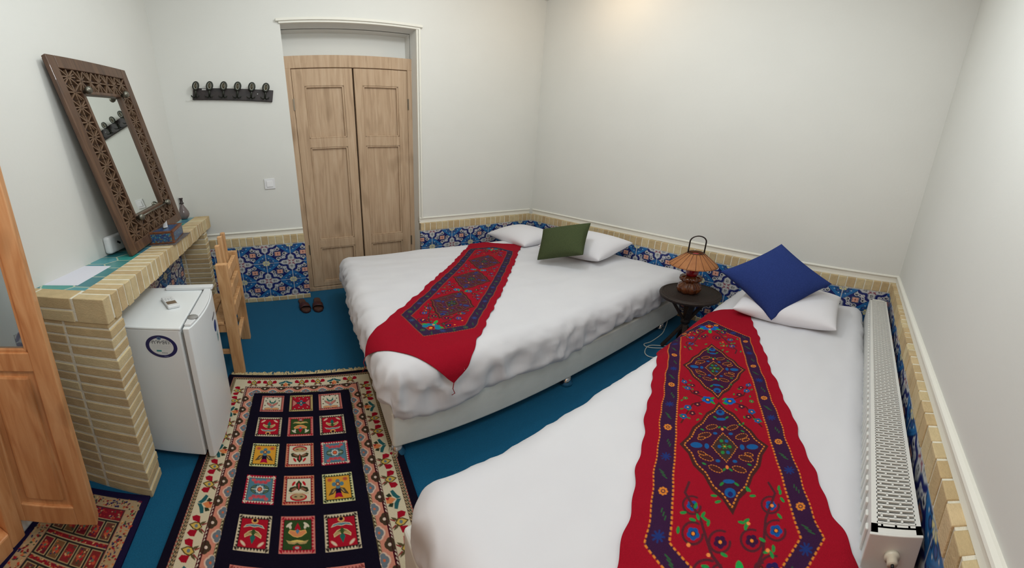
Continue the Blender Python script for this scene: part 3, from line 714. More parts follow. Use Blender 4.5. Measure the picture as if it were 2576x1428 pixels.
# ------------------------------------------------------------------ beds
def vn(P, s, seed=0.0):
    """mathutils noise at many points"""
    f = noise.noise
    return np.array([f(Vector((p[0] * s + seed, p[1] * s - seed, p[2] * s + 2 * seed))) for p in P.reshape(-1, 3)]).reshape(P.shape[:-1])
base_m = mat('quilted_base', (236, 239, 234), .7, var=(229, 233, 227), vscale=12, bump=.45, bscale=22, spec=.3)
chrome = mat('chrome', (220, 220, 222), .12, metal=1.0)
matt_m = mat('mattress_ticking', (214, 214, 210), .8, bump=.2)
white_c = mat('white_cotton', (220, 220, 224), .85, var=(216, 216, 221), vscale=5, bump=.18, bscale=16, spec=.2, sheen=.15)
def bed(x0, x1, y0, y1, zb, ztm, label, feet, tap=0.0):
    b = empty('bed', ((x0 + x1) / 2, (y0 + y1) / 2, 0), label=label, cat='bed', group='guest beds')
    nu = 60
    MB().prism([(x0, y0), (x1, y0), (x1, y1), (x0 + tap, y1)], .054, zb).build('bed_base', base_m, b, world=True, bevel=.012, seg=3)
    MB().prism([(x0 + .06, y0 + .05), (x1 - .01, y0 + .05), (x1 - .01, y1 - .06), (x0 + .06 + tap, y1 - .06)], zb + .001, ztm).build('mattress', matt_m, b, world=True, bevel=.05, seg=4, smooth=True)
    for (x, y) in feet: MB().lathe([(.024, 0), (.032, .004), (.033, .018), (.022, .032), (.020, .056)], (x, y, 0), 20).build('bed_leg', chrome, b, world=True)
bed(-2.085, -.07, -1.855, -.33, .262, .465, 'double bed beside the wooden door, pale quilted base on chrome feet', [(-2.065, -1.838), (-1.20, -1.842), (-.29, -1.838), (-1.93, -.36), (-1.2, -.36), (-.2, -.36)], tap=.12)
bed(-2.195, -.07, -3.085, -2.290, .330, .455, 'single bed squeezed against the white radiator', [(-2.02, -2.36), (-1.1, -2.36), (-.2, -2.36), (-2.02, -3.05), (-.2, -3.05)])

def drape_frame(x0, x1, y0, y1, R, zt, tap=0.0):
    """returns f(x, y) -> point and outward normal on a cloth laid over a slab; x, y may overshoot the edge (arc length)"""
    def f(X, Y):
        cx = np.clip(X, x0 + R, x1 - R); cy = np.clip(Y, y0 + R, y1 - R)
        vx, vy = X - cx, Y - cy; l = np.hypot(vx, vy); ls = np.maximum(l, 1e-9); vx, vy = vx / ls, vy / ls
        a = np.minimum(l / R, PI / 2); over = np.maximum(l - R * PI / 2, 0)
        out = R * np.sin(a); z = zt - R * (1 - np.cos(a)) - over
        P = np.stack([cx + vx * out, cy + vy * out, z], -1)
        P[..., 0] += tap * np.clip((P[..., 1] - y0) / (y1 - y0), 0, 1) * np.clip((-.8 - P[..., 0]) / 1.3, 0, 1)   # the cloth is pulled in at the far foot corner
        N = np.stack([vx * np.sin(a), vy * np.sin(a), np.cos(a)], -1)
        return P, N, l
    return f
def lumps(P, amp=1.0, seed=0.0):
    return amp * (.010 * vn(P, 2.2, seed) + .006 * vn(P * np.array([1, 2.2, 1]), 5, seed + 3))
def folds(P, seed=0.0):
    """sharp little creases"""
    return .0050 * (1 - np.abs(vn(P * np.array([1.0, 2.0, 1.0]), 6, seed)) * 3) + .0035 * (1 - np.abs(vn(P * np.array([2.2, 1.0, 1.0]), 9, seed + 5)) * 3)
def duvet(name, x0, x1, y0, y1, R, zt, hem, seed, label, crease=1.0, tap=0.0):
    f = drape_frame(x0, x1, y0, y1, R, zt, tap)
    # perimeter of the inner rectangle, corners fanned
    per = []
    X0, X1, Y0_, Y1_ = x0 + R, x1 - R, y0 + R, y1 - R
    nx, ny, nc = 110, 90, 22
    def run(a, b, n, nrm): return [(a[0] + (b[0] - a[0]) * t, a[1] + (b[1] - a[1]) * t, nrm) for t in np.linspace(0, 1, n, endpoint=False)]
    def fan(c, a0): return [(c[0], c[1], (math.cos(a0 + t), math.sin(a0 + t))) for t in np.linspace(0, PI / 2, nc, endpoint=False)]
    per += run((X0, Y0_), (X1, Y0_), nx, (0, -1)) + fan((X1, Y0_), -PI / 2) + run((X1, Y0_), (X1, Y1_), ny, (1, 0)) + fan((X1, Y1_), 0)
    per += run((X1, Y1_), (X0, Y1_), nx, (0, 1)) + fan((X0, Y1_), PI / 2) + run((X0, Y1_), (X0, Y0_), ny, (-1, 0)) + fan((X0, Y0_), PI)
    per = [(a, b, n[0], n[1]) for a, b, n in per]; per = np.array(per); m = len(per)
    nr, ns = 46, 34
    cx, cy = (X0 + X1) / 2, (Y0_ + Y1_) / 2
    rows = []
    for k in range(nr):                        # from the middle out to the inner rectangle
        t = (k / (nr - 1)) ** .85; rows.append(np.stack([cx + (per[:, 0] + per[:, 2] * R * .7 - cx) * t, cy + (per[:, 1] + per[:, 3] * R * .7 - cy) * t], -1))
    hm = np.array([hem(a, b, n1, n2) for a, b, n1, n2 in per])
    for k in range(1, ns + 1):
        t = k / ns; rows.append(per[:, :2] + per[:, 2:] * (R * .7 + (R * (PI / 2 - .7) + hm) * t)[:, None])
    G = np.stack(rows, 1); P, N, l = f(G[..., 0], G[..., 1])
    d = lumps(P, 1.0, seed)
    side = np.clip((l - R * .5) / .12, 0, 1)
    Ps = P * np.array([1, 1, .45])
    d = d + side * crease * (.016 * vn(Ps, 7, seed + 9) + .014 * (1 - np.abs(vn(Ps, 15, seed + 2)) * 3.0) + .006 * vn(Ps, 34, seed)) + (1 - side) * .16 * crease * folds(P, seed)
    tuck = np.clip((l - (R * PI / 2 + hm[:, None] - .05)) / .05, 0, 1)
    P = P + N * d[..., None] - N * (tuck ** 2 * .022)[..., None]
    o = grid(name, P, white_c, paint=None, closed_u=True)
    return tag(o, label, 'duvet', 'white duvets on the beds'), f
B1 = (-2.125, -.03, -1.875, -.285)
def hem1(x, y, nx_, ny_):
    h = .175
    if ny_ < -.5: h = .215 - .105 * np.clip((x + 2.0) / 1.9, 0, 1) + .018 * math.sin(x * 9)
    if nx_ < -.5: h = .15
    if nx_ > .5: h = .12
    return h
dv1, f1 = duvet('duvet', *B1, .085, .520, hem1, 1.3, 'white duvet spread over the double bed', tap=.13)
B2 = (-2.190, -.03, -3.128, -2.285)
def hem2(x, y, nx_, ny_):
    return .20 if ny_ > .5 else (.16 if nx_ < -.5 else .05)
dv2, f2 = duvet('duvet', *B2, .085, .515, hem2, 5.7, 'white duvet spread over the single bed by the radiator', crease=.6)

# ------------------------------------------------------------------ embroidered runners
RED = (158, 12, 36)
def runner_canvas(L0, L1, hw, ndia, cs, hl, tip, bc, res, seed, muted=False):
    """coordinates: s along the runner, w across; band corner at +-bc from the centre, tips at +-tip"""
    r = random.Random(seed); c = Canvas(-hw, hw, L0, L1, res, RED); mid = (L0 + L1) / 2
    BAND = (56, 24, 60) if not muted else (56, 34, 66); GOLD = (222, 132, 48); BR = (84, 30, 28); BL = (24, 88, 150); GR = (40, 130, 60)
    if muted: GOLD = (140, 90, 50); BL = (50, 66, 120); GR = (50, 96, 66)
    def ring(w, b, tp): return [(-w, mid - b), (0, mid - tp), (w, mid - b), (w, mid + b), (0, mid + tp), (-w, mid + b)]
    o = ring(.178, bc, tip); i = ring(.132, bc - .012, tip - .055)
    c.poly(o, BAND); c.poly(i, RED)
    for q in (o, i): c.line(q + [q[0]], .0042, GOLD, dash=.011)
    def star(x, y, R, col, n=8, cc=None):
        for k in range(n):
            t = 2 * PI * k / n; c.line([(x + R * .25 * math.cos(t), y + R * .25 * math.sin(t)), (x + R * math.cos(t), y + R * math.sin(t))], R * .34, col)
        c.ell(x, y, R * .3, R * .3, cc or col)
    def flower(x, y, R, col, dark_=(40, 16, 46), eye=(240, 140, 50)):
        for k in range(5):
            t = 2 * PI * k / 5 + .3; c.ell(x + R * .55 * math.cos(t), y + R * .55 * math.sin(t), R * .48, R * .48, col)
        c.ell(x, y, R * .42, R * .42, dark_); c.ell(x, y, R * .27, R * .27, eye)
    def leafp(x, y, R, t, col=None): c.ell(x, y, R, R * .45, col or GR, t)
    # band ornaments
    path = ring(.155, bc - .006, tip - .028); path = path + [path[0]]
    step = .052; acc = 0; k = 0
    for (xa, ya), (xb, yb) in zip(path[:-1], path[1:]):
        L = math.hypot(xb - xa, yb - ya); t = math.atan2(yb - ya, xb - xa); d = step - acc
        while d < L:
            x, y = xa + (xb - xa) * d / L, ya + (yb - ya) * d / L
            if k % 4 == 0:
                R = .011
                for q in range(8):
                    a = 2 * PI * q / 8; c.ell(x + R * .75 * math.cos(a), y + R * .75 * math.sin(a), .0032, .0032, GOLD if not muted else GR)
                c.ell(x, y, .003, .003, GOLD)
            elif k % 4 == 2: star(x, y, .012, (32, 52, 116) if not muted else BL)
            else:
                for q in (-1, 0, 1): c.line([(x + .004 * q - .006 * (1 if k % 4 == 1 else -1), y + .008 * q), (x + .004 * q + .004, y + .008 * q + .008)], .003, (48, 92, 56))
            d += step; k += 1
        acc = L - (d - step)
    # diamonds
    for ci in cs:
        def dia(sw, sl, n=48):
            pts = []
            for q in range(n):
                t = 4 * q / n; e = int(t); u = t - e
                P4 = [(0, -sl), (sw, 0), (0, sl), (-sw, 0)]; a, b = P4[e % 4], P4[(e + 1) % 4]
                bulge = 1 + .06 * math.sin(PI * u) + .03 * math.cos(6 * PI * u); pts.append(((a[0] + (b[0] - a[0]) * u) * bulge, ci + (a[1] + (b[1] - a[1]) * u) * bulge))
            return pts
        c.poly(dia(.118, hl), (70, 34, 34)); d2_ = dia(.106, hl - .018); c.poly(d2_, (62, 20, 52) if not muted else (84, 36, 58)); c.line(d2_ + [d2_[0]], .0035, GOLD, dash=.010)
        d3_ = dia(.034, hl * .27); c.poly(d3_, (64, 44, 42)); c.line(d3_ + [d3_[0]], .0025, GOLD, dash=.008)
        for q in range(6):
            a = 2 * PI * q / 6; c.ell(.014 * math.cos(a), ci + .024 * math.sin(a), .005, .006, BL if q % 2 else GR)
        star(0, ci, .009, GR, 6, GOLD)
        for sx in (-1, 1):
            c.ell(sx * .076, ci, .016, .010, BL); c.ell(sx * .048, ci, .006, .010, BL)
            for sy in (-1, 1):
                for (px, py, rr) in ((.052, .040, .012), (.030, .075, .011), (.062, .018 + .045 * .2, .007)):
                    x, y = sx * px, ci + sy * py * (hl / .19)
                    pts = [(x + rr * 1.5 * math.cos(t), y + rr * .85 * math.sin(t) + .5 * rr * math.cos(t) * sy) for t in np.linspace(0, 2 * PI, 18)]
                    c.poly(pts, (72, 32, 36)); c.line(pts, .0022, GOLD, dash=.007)
                c.ell(sx * .022, ci + sy * .050, .006, .005, BL); leafp(sx * .018, ci + sy * (hl * .62), .007, sx * sy * .8)
                leafp(sx * .058, ci + sy * .062, .006, .5)
        for sy in (-1, 1):
            c.ell(0, ci + sy * (hl * .74), .013, .013, BL); c.ell(0, ci + sy * (hl * .76), .006, .007, (36, 34, 100)); c.ell(0, ci + sy * (hl * .58), .014, .006, BL)
            c.ell(0, ci + sy * (hl * .36), .004, .006, (236, 130, 60)); leafp(.008, ci + sy * hl * .40, .006, .8); leafp(-.008, ci + sy * hl * .40, .006, -.8)
    # flower sprays between diamonds
    for a, b in zip(cs[:-1], cs[1:]):
        y0 = (a + b) / 2
        for sx in (-1, 1):
            c.line([(sx * .03, y0), (sx * .085, y0 - .03), (sx * .118, y0 - .11)], .005, BR); c.line([(sx * .03, y0), (sx * .085, y0 + .03), (sx * .118, y0 + .12)], .005, BR)
            flower(sx * .036, y0, .019, (18, 92, 176) if not muted else (30, 110, 160)); leafp(sx * .02, y0 + .012, .010, .8, (30, 150, 60)); leafp(sx * .02, y0 - .012, .010, -.8, (30, 150, 60))
            for (px, py, R, col) in ((.072, -.036, .011, (74, 22, 44)), (.100, -.058, .011, BL), (.084, -.080, .010, (74, 22, 44)), (.112, -.094, .010, BL), (.070, .030, .011, (74, 22, 44)), (.100, .050, .012, BL), (.086, .075, .010, (74, 22, 44)), (.112, .092, .011, BL), (.108, 0, .008, GR)):
                flower(sx * px, y0 + py, R, col, eye=(238, 150, 110))
            for q in range(12): leafp(sx * r.uniform(.05, .122), y0 + r.uniform(-.11, .12), .006, r.uniform(0, 3))
    # floral ends
    for sy in (-1, 1):
        e = mid + sy * (tip - .115)
        lastd = (cs[-1] if sy > 0 else cs[0])
        for sx in (-1, 1):
            for (px, py, R, col) in ((.032, .075, .016, (60, 20, 60)), (.062, .015, .018, (44, 26, 84)), (.086, .090, .016, (20, 80, 150)), (.088, .150, .015, (20, 80, 150)), (.040, .020, .008, BR)):
                x, y = sx * px, e - sy * py
                pts = [(x + R * (1.2 + .35 * t / 6) * math.cos(t * sx), y + sy * R * (1.2 + .35 * t / 6) * math.sin(t)) for t in np.linspace(0, 5.2, 22)]
                c.line(pts, .005, (84, 34, 44)); flower(x, y, R * .82, col)
            c.line([(sx * .01, e + sy * .01), (sx * .05, e - sy * .05), (sx * .07, e - sy * .12), (sx * .105, e - sy * .18), (sx * .095, e - sy * .21)], .006, (84, 34, 44))
            for q in range(15): leafp(sx * r.uniform(.012, .122), e - sy * r.uniform(-.02, .20), .0075, r.uniform(0, 3), (36, 140, 66) if not muted else GR)
            for q in range(3): c.ell(sx * r.uniform(.02, .11), e - sy * r.uniform(.0, .18), .004, .004, (240, 140, 70))
        for q in range(5): a = PI * q / 4; c.ell(.030 * math.cos(a), e + sy * .030 - sy * .024 * math.sin(a), .014, .013, (18, 92, 176) if not muted else (24, 120, 150))
        c.ell(0, e + sy * .034, .012, .012, (90, 20, 30)); c.ell(0, e + sy * .038, .008, .009, (242, 146, 40))
        leafp(0, e - sy * .020, .018, PI / 2, (32, 160, 74)); leafp(.040, e + sy * .014, .013, .4, (32, 160, 74)); leafp(-.040, e + sy * .014, .013, -.4, (32, 160, 74)); c.ell(0, e + sy * .006, .006, .006, (242, 146, 40))
    return c.done()
def runner(f, c0, dr, L0, L1, hw, A, seed, label, dens=1.0):
    dr = np.array(dr) / np.hypot(*dr); n = np.array([-dr[1], dr[0]])
    nw, nl = A.shape[:2]; w = np.linspace(-hw, hw, nw); s_ = np.linspace(L0, L1, nl); Wd, S = np.meshgrid(w, s_, indexing='ij')
    # frayed, slightly wavy edges
    e = np.abs(Wd) / hw; wav = np.sign(Wd) * e ** 3 * (.0035 * np.sin(S * 31 + seed) + .0025 * np.sin(S * 73 + 2 * seed) + .002 * np.sin(S * 11)); Wd2 = Wd + wav
    end = np.clip((np.abs(S - (L0 + L1) / 2) / ((L1 - L0) / 2) - .8) / .2, 0, 1)
    S2 = S + end * (e ** 2) * .02 * np.sign(S - (L0 + L1) / 2)
    X = c0[0] + dr[0] * S2 + n[0] * Wd2; Y = c0[1] + dr[1] * S2 + n[1] * Wd2
    st = 5                                      # coarse noise, then interpolated up
    ii = np.unique(np.r_[np.arange(0, nw, st), nw - 1]); jj = np.unique(np.r_[np.arange(0, nl, st), nl - 1])
    P, N, l = f(X, Y); Pc = P[np.ix_(ii, jj)]
    dc = lumps(Pc, 1.0, {0: 1.3, 1: 5.7}[seed]) + .006 + .0022 * (1 - np.abs(vn(Pc * np.array([1, 1, .5]), 11, seed + 4)) * 2)
    d1 = np.stack([np.interp(np.arange(nw), ii, dc[:, k]) for k in range(len(jj))], 1); d = np.stack([np.interp(np.arange(nl), jj, d1[i]) for i in range(nw)], 0)
    side = np.clip((l - .05) / .1, 0, 1)
    P = P + N * (d + .004 * e ** 4 * np.abs(np.sin(S * 26 + np.sin(S * 9) * 2)) + side * .010)[..., None]
    o = grid('bed_runner', P, mat('embroidered_cloth', attr=True, rough=.9, spec=.15, var=.14, vscale=420, bump=.45, bscale=500), paint=A, skirt=(0, 0, -.003))
    tag(o, label, 'bed runner', 'red embroidered bed runners'); return o, P
A1 = runner_canvas(-.935, .95, .218, 3, [-.335, .06, .45], .180, .80, .66, .0022, 3, muted=True)
r1, P1 = runner(f1, (-1.345, -1.105), (-1.29, -1.35), -.935, .95, .218, A1, 0, 'red embroidered runner with three dark diamonds laid across the double bed')
A2 = runner_canvas(-.68, .92, .222, 2, [-.08, .325], .192, .65, .48, .0015, 5)
r2, P2 = runner(f2, (-1.254, -2.584), (-.893, -.45), -.68, .92, .222, A2, 1, 'red embroidered runner lying lengthwise on the single bed')
thr = mat('red_thread', (120, 20, 30), .9)
for P_, i in ((P1[0, -1], 0), (P1[-1, -1], 1)):
    p = Vector(P_); MB().tube([p, p + Vector((-.01, -.012, -.02)), p + Vector((-.004, -.016, -.045)), p + Vector((-.018, -.020, -.065 + .02 * i))], .0018, 6).build('loose_thread', thr, r1)

# ------------------------------------------------------------------ pillows and cushions
def cushion(name, P4, thick, m, label, cat, pinch=.06, puff=1.0, seed=0, crease=.004, group=None):
    """P4: corners a,b,c,d in order; thickness grows to both sides"""
    a, b, c, d = [np.array(p, float) for p in P4]; n = 44
    u = np.sin(np.linspace(-PI / 2, PI / 2, n)); U, V = np.meshgrid(u, u, indexing='ij')
    def mid(U, V): s, t = (U + 1) / 2, (V + 1) / 2; return ((1 - s) * (1 - t))[..., None] * a + (s * (1 - t))[..., None] * b + (s * t)[..., None] * c + ((1 - s) * t)[..., None] * d
    Uq = U * (1 - pinch * (1 - V ** 2)); Vq = V * (1 - pinch * (1 - U ** 2)); C = mid(Uq, Vq)
    nrm = np.cross(b - a, d - a); nrm /= np.linalg.norm(nrm)
    h = thick / 2 * (np.clip(1 - U ** 2, 0, 1) ** .42) * (np.clip(1 - V ** 2, 0, 1) ** .42)
    noise_ = vn(C * 1.0, 9, seed + .7) * crease * (h / (thick / 2))
    T = C + nrm * (h + noise_ + .0015)[..., None]; Bm = C - nrm * (h + .0015)[..., None]
    # sew both halves into one closed mesh
    V1 = T.reshape(-1, 3); V2 = Bm.reshape(-1, 3); idx = np.arange(n * n).reshape(n, n)
    F1 = np.stack([idx[:-1, :-1], idx[1:, :-1], idx[1:, 1:], idx[:-1, 1:]], -1).reshape(-1, 4); F2 = F1[:, ::-1] + n * n
    ring = np.concatenate([idx[:, 0], idx[-1, 1:], idx[-2::-1, -1], idx[0, -2:0:-1]]); rn = np.roll(ring, -1)
    F3 = np.stack([rn, ring, ring + n * n, rn + n * n], -1)
    me = bpy.data.meshes.new(name); Vv = np.concatenate([V1, V2]); F = np.concatenate([F1, F2, F3])
    me.from_pydata(Vv.tolist(), [], F.tolist()); me.polygons.foreach_set('use_smooth', np.ones(len(F), bool)); me.update()
    o = link_mesh(name, me, m); return tag(o, label, cat, group or ('white pillows at the bed heads' if cat == 'pillow' else 'square cushions on the beds'))
pil = mat('pillow_cotton', (228, 227, 232), .85, bump=.22, bscale=14, spec=.2, sheen=.15)
cushion('pillow', [(-.60, -.68, .545), (-.60, -.12, .545), (-.20, -.10, .60), (-.20, -.66, .60)], .19, pil, 'white pillow in the room corner at the head of the double bed', 'pillow', pinch=.03, seed=2)
cushion('pillow', [(-.50, -1.38, .585), (-.56, -.80, .575), (-.15, -.78, .69), (-.08, -1.36, .68)], .22, pil, 'white pillow behind the green cushion on the double bed', 'pillow', pinch=.05, seed=4, crease=.012)
cushion('pillow', [(-.66, -2.96, .575), (-.66, -2.42, .575), (-.24, -2.40, .63), (-.22, -2.95, .62)], .20, pil, 'white pillow under the blue cushion on the single bed', 'pillow', pinch=.03, seed=6, crease=.008)
wv = dict(rough=.95, spec=.1, bump=.5, bscale=420)
gm = mat('green_weave', (76, 86, 58), var=(66, 76, 50), vscale=160, **wv)
bm_ = mat('blue_weave', (46, 63, 124), var=(40, 56, 112), vscale=160, **wv)
cushion('cushion', [(-.805, -1.09, .565), (-.58, -.87, .780), (-.44, -1.215, .905), (-.68, -1.39, .685)], .17, gm, 'dark green square cushion leaning on the double bed', 'cushion', pinch=.09, seed=8)
bc_ = cushion('cushion', [(-.585, -2.285, .79), (-.30, -2.523, .999), (-.402, -2.875, .785), (-.672, -2.634, .562)], .16, bm_, 'royal blue square cushion standing on its corner on the single bed', 'cushion', pinch=.08, seed=9)

# ------------------------------------------------------------------ round side table and lamp
tb = empty('side_table', (-.43, -2.075, 0), label='dark carved round side table between the two beds', cat='table')
darkw = mat('dark_carved_wood', (50, 36, 28), .6, var=(30, 22, 18), vscale=90, bump=.8, bscale=130)
TZ = .500
MB().lathe([(.0, -.030), (.165, -.030), (.19, -.026), (.195, -.010), (.192, .0), (.176, .002), (.168, -.003), (.10, -.001), (.0, -.001)], (0, 0, TZ), 56, M=Matrix.Diagonal((1.0, 1.0, 1, 1))).build('table_top', darkw, tb)
MB().tube([(.180 * math.cos(t), .180 * math.sin(t), TZ + .002) for t in np.linspace(0, 2 * PI, 49)[:-1]], .0045, 8, closed=True).build('carved_rim', darkw, tb)
for a, s in ((.6, 1), (2.17, 1), (3.74, 1), (5.31, 1)):
    p0 = Vector((.13 * math.cos(a), .13 * math.sin(a), TZ - .03)); p1 = Vector((-.12 * math.cos(a), -.12 * math.sin(a), .004))
    MB().bar(p0, p1, .032, .018).build('leg', darkw, tb, bevel=.003)
MB().lathe([(.03, -.02), (.03, .02)], (0, 0, .25), 16).build('hub', darkw, tb)
lp = empty('table_lamp', (-.43, -2.055, TZ + .0), label='amber glass table lamp with a pleated shade and arched handle', cat='lamp')
amber = mat('amber_glass', (122, 66, 26), .18, trans=.25, spec=.6, coat=.4, var=(92, 44, 18), vscale=30)
lob = lambda t, z: 1 + .22 * (abs(math.cos(4 * t)) ** .6 - .6)
MB().lathe([(.050, .0), (.066, .012), (.074, .040), (.066, .068), (.048, .085), (.050, .098), (.066, .112), (.070, .128), (.060, .140), (.045, .146), (.0, .146)], n=64, rmod=lob).build('lamp_base', amber, lp)
MB().lathe([(.030, .14), (.038, .160), (.043, .190), (.041, .220), (.034, .245), (.030, .275)], n=32).build('glass_chimney', mat('red_glass', (150, 14, 22), .12, trans=.35, spec=.6), lp)
shm = mat('pleated_shade', (176, 118, 70), .7, var=(160, 102, 58), vscale=20)
n, k = 240, 18; T = np.linspace(0, 2 * PI, n + 1)[:-1]; hs = np.linspace(0, 1, 12); TT, HH = np.meshgrid(T, hs, indexing='ij')
pl = 1 - .020 * (np.abs(np.cos(TT * k / 2)) ** 14) * 1.0; R = (.152 - .104 * HH) * pl; Zs = .240 + .098 * HH + .010 * HH * (1 - HH)
g = grid('lamp_shade', np.stack([R * np.cos(TT), R * np.sin(TT), Zs], -1), shm, lp, world=False, closed_u=True); md = g.modifiers.new('t', 'SOLIDIFY'); md.thickness = .003
rim = MB()
for q in range(k): t = (q + .5) * 2 * PI / k; rim.tube([(.151 * math.cos(t), .151 * math.sin(t), .242), (.0485 * math.cos(t), .0485 * math.sin(t), .3415)], .0018, 6)
rim.build('shade_rib', mat('shade_rib', (112, 66, 40), .6), lp)
MB().tube([(.048 * math.cos(t), .048 * math.sin(t), .340) for t in T[::6]], .0035, 8, closed=True).build('top_ring', mat('dark_ring', (70, 44, 30), .5), lp)
MB().lathe([(.026, .262), (.026, .325), (.018, .333), (.0, .333)], n=20).build('bulb_holder', mat('red_cap', (160, 20, 24), .4), lp)
hdl = Vector((.62, -.78, 0)) * .050
pts = [hdl * -1 + Vector((0, 0, .32)), hdl * -1 + Vector((0, 0, .425))] + [hdl * math.cos(t) + Vector((0, 0, .430 + .048 * math.sin(t))) for t in np.linspace(PI, 0, 16)] + [hdl + Vector((0, 0, .425)), hdl + Vector((0, 0, .32))]
MB().tube(pts, .0046, 10).build('handle', mat('dark_iron', (44, 34, 30), .4, metal=.6), lp)

# ------------------------------------------------------------------ radiator
rd = empty('radiator', (-.9, -3.2, 0), label='long white panel radiator between the single bed and the right wall', cat='radiator')
RX0, RX1 = -1.735, -.095
def ry(x): return -W_ + tR * x
rw = mat('radiator_white', (222, 222, 218), .4, spec=.4)
ang = math.atan(tR); MRd = Matrix.Translation((RX1, ry(RX1) + .055, 0)) @ Matrix.Rotation(PI + ang, 4, 'Z')   # local x towards the viewer, local -y.. into the room
RL = RX1 - RX0; D = .105; Z0, Z1 = .12, .600
def rbox(mb, a, b): return mb.box((a[0], -a[1], a[2]), (b[0], -b[1], b[2]), MRd)
# front and back convector panels (ribbed)
for yy in (D - .012, .0):
    p = MB(); rbox(p, (.006, yy, Z0), (RL - .006, yy + .012, Z1 - .012)); p.build('panel', rw, rd, world=True, bevel=.003)
rib = MB(); x = .03
while x < RL - .03: rbox(rib, (x, D - .002, Z0 + .03), (x + .016, D + .006, Z1 - .03)); x += .0333
rib.build('front_ribs', rw, rd, world=True, bevel=.003)
fin = MB(); x = .02
while x < RL - .02: rbox(fin, (x, .014, Z0 + .05), (x + .0015, D - .014, Z1 - .03)); x += .022
fin.build('convector_fins', mat('fin_slot_shade', (48, 46, 44), .7), rd, world=True)  # shade inside the grille slots is put into the dark fin colour
# top grille with real slots: bars between slots
gr = MB(); zt = Z1 - .010
rbox(gr, (0, .0, zt), (RL, .012, Z1)); rbox(gr, (0, D - .014, zt), (RL, D, Z1)); rbox(gr, (0, 0, zt), (.018, D, Z1)); rbox(gr, (RL - .022, 0, zt), (RL, D, Z1))
x = .018; r = 0
while x < RL - .022:
    rbox(gr, (x + .0065, .010, zt + .003), (x + .0108, D - .012, Z1))         # long bar
    offs = (0.041, .068) if r % 2 else (.028, .055, .082)
    for o_ in ((.037, .066) if r % 2 else (.051, .080, .023)): rbox(gr, (x - .001, o_, zt + .003), (x + .0075, o_ + .0045, Z1))
    x += .0108; r += 1
gr.build('top_grille', rw, rd, world=True)
for xx in (-.004, RL - .002):
    s = MB(); rbox(s, (xx, -.002, Z0 - .005), (xx + .006, D + .003, Z1 + .001)); s.build('side_cover', rw, rd, world=True, bevel=.002)
vv = MB(); Mv = MRd @ Matrix.Translation((RL + .004, -.052, .545)) @ Matrix.Rotation(PI / 2, 4, 'Y')
vv.lathe([(.016, 0), (.016, .008), (.011, .009), (.011, .020), (.0, .020)], n=18, M=Mv); vv.build('air_plug', mat('plug_cream', (214, 208, 188), .35), rd, world=True)
vk = MB(); vk.lathe([(.0035, .020), (.0035, .026), (.0, .026)], n=8, M=Mv); vk.build('plug_screw', mat('black_plastic'), rd, world=True)
for q in (.2, RL - .25):
    fb = MB(); rbox(fb, (q, .03, .0), (q + .03, .07, Z0 + .01)); fb.build('floor_bracket', rw, rd, world=True)

# ------------------------------------------------------------------ cable on the floor
cb = [(-.185, -1.83, .10), (-.20, -1.84, .03), (-.26, -1.862, .006), (-.36, -1.895, .006), (-.50, -1.90, .006), (-.56, -1.885, .006), (-.58, -1.915, .006), (-.56, -1.96, .006), (-.50, -2.03, .006), (-.42, -2.09, .006)]
def smooth_pts(P, n=8):
    P = [Vector(p) for p in P]; out = []
    for i in range(len(P) - 1):
        p0 = P[max(i - 1, 0)]; p1 = P[i]; p2 = P[i + 1]; p3 = P[min(i + 2, len(P) - 1)]
        for k in range(n):
            t = k / n; out.append(.5 * ((2 * p1) + (p2 - p0) * t + (2 * p0 - 5 * p1 + 4 * p2 - p3) * t * t + (3 * p1 - p0 - 3 * p2 + p3) * t ** 3))
    return out + [P[-1]]
cm = mat('cable_white', (206, 208, 200), .5)
c_ = MB().tube(smooth_pts(cb), .0032, 8); c_.tube(smooth_pts([(-.42, -2.09, .008), (-.50, -1.99, .008), (-.555, -1.93, .012), (-.60, -1.925, .006), (-.655, -1.955, .006), (-.67, -2.0, .006), (-.64, -2.05, .006), (-.60, -2.12, .006)]), .0032, 8)
tag(c_.build('lamp_cord', cm), 'white lamp cord looping over the blue carpet under the side table', 'cord')
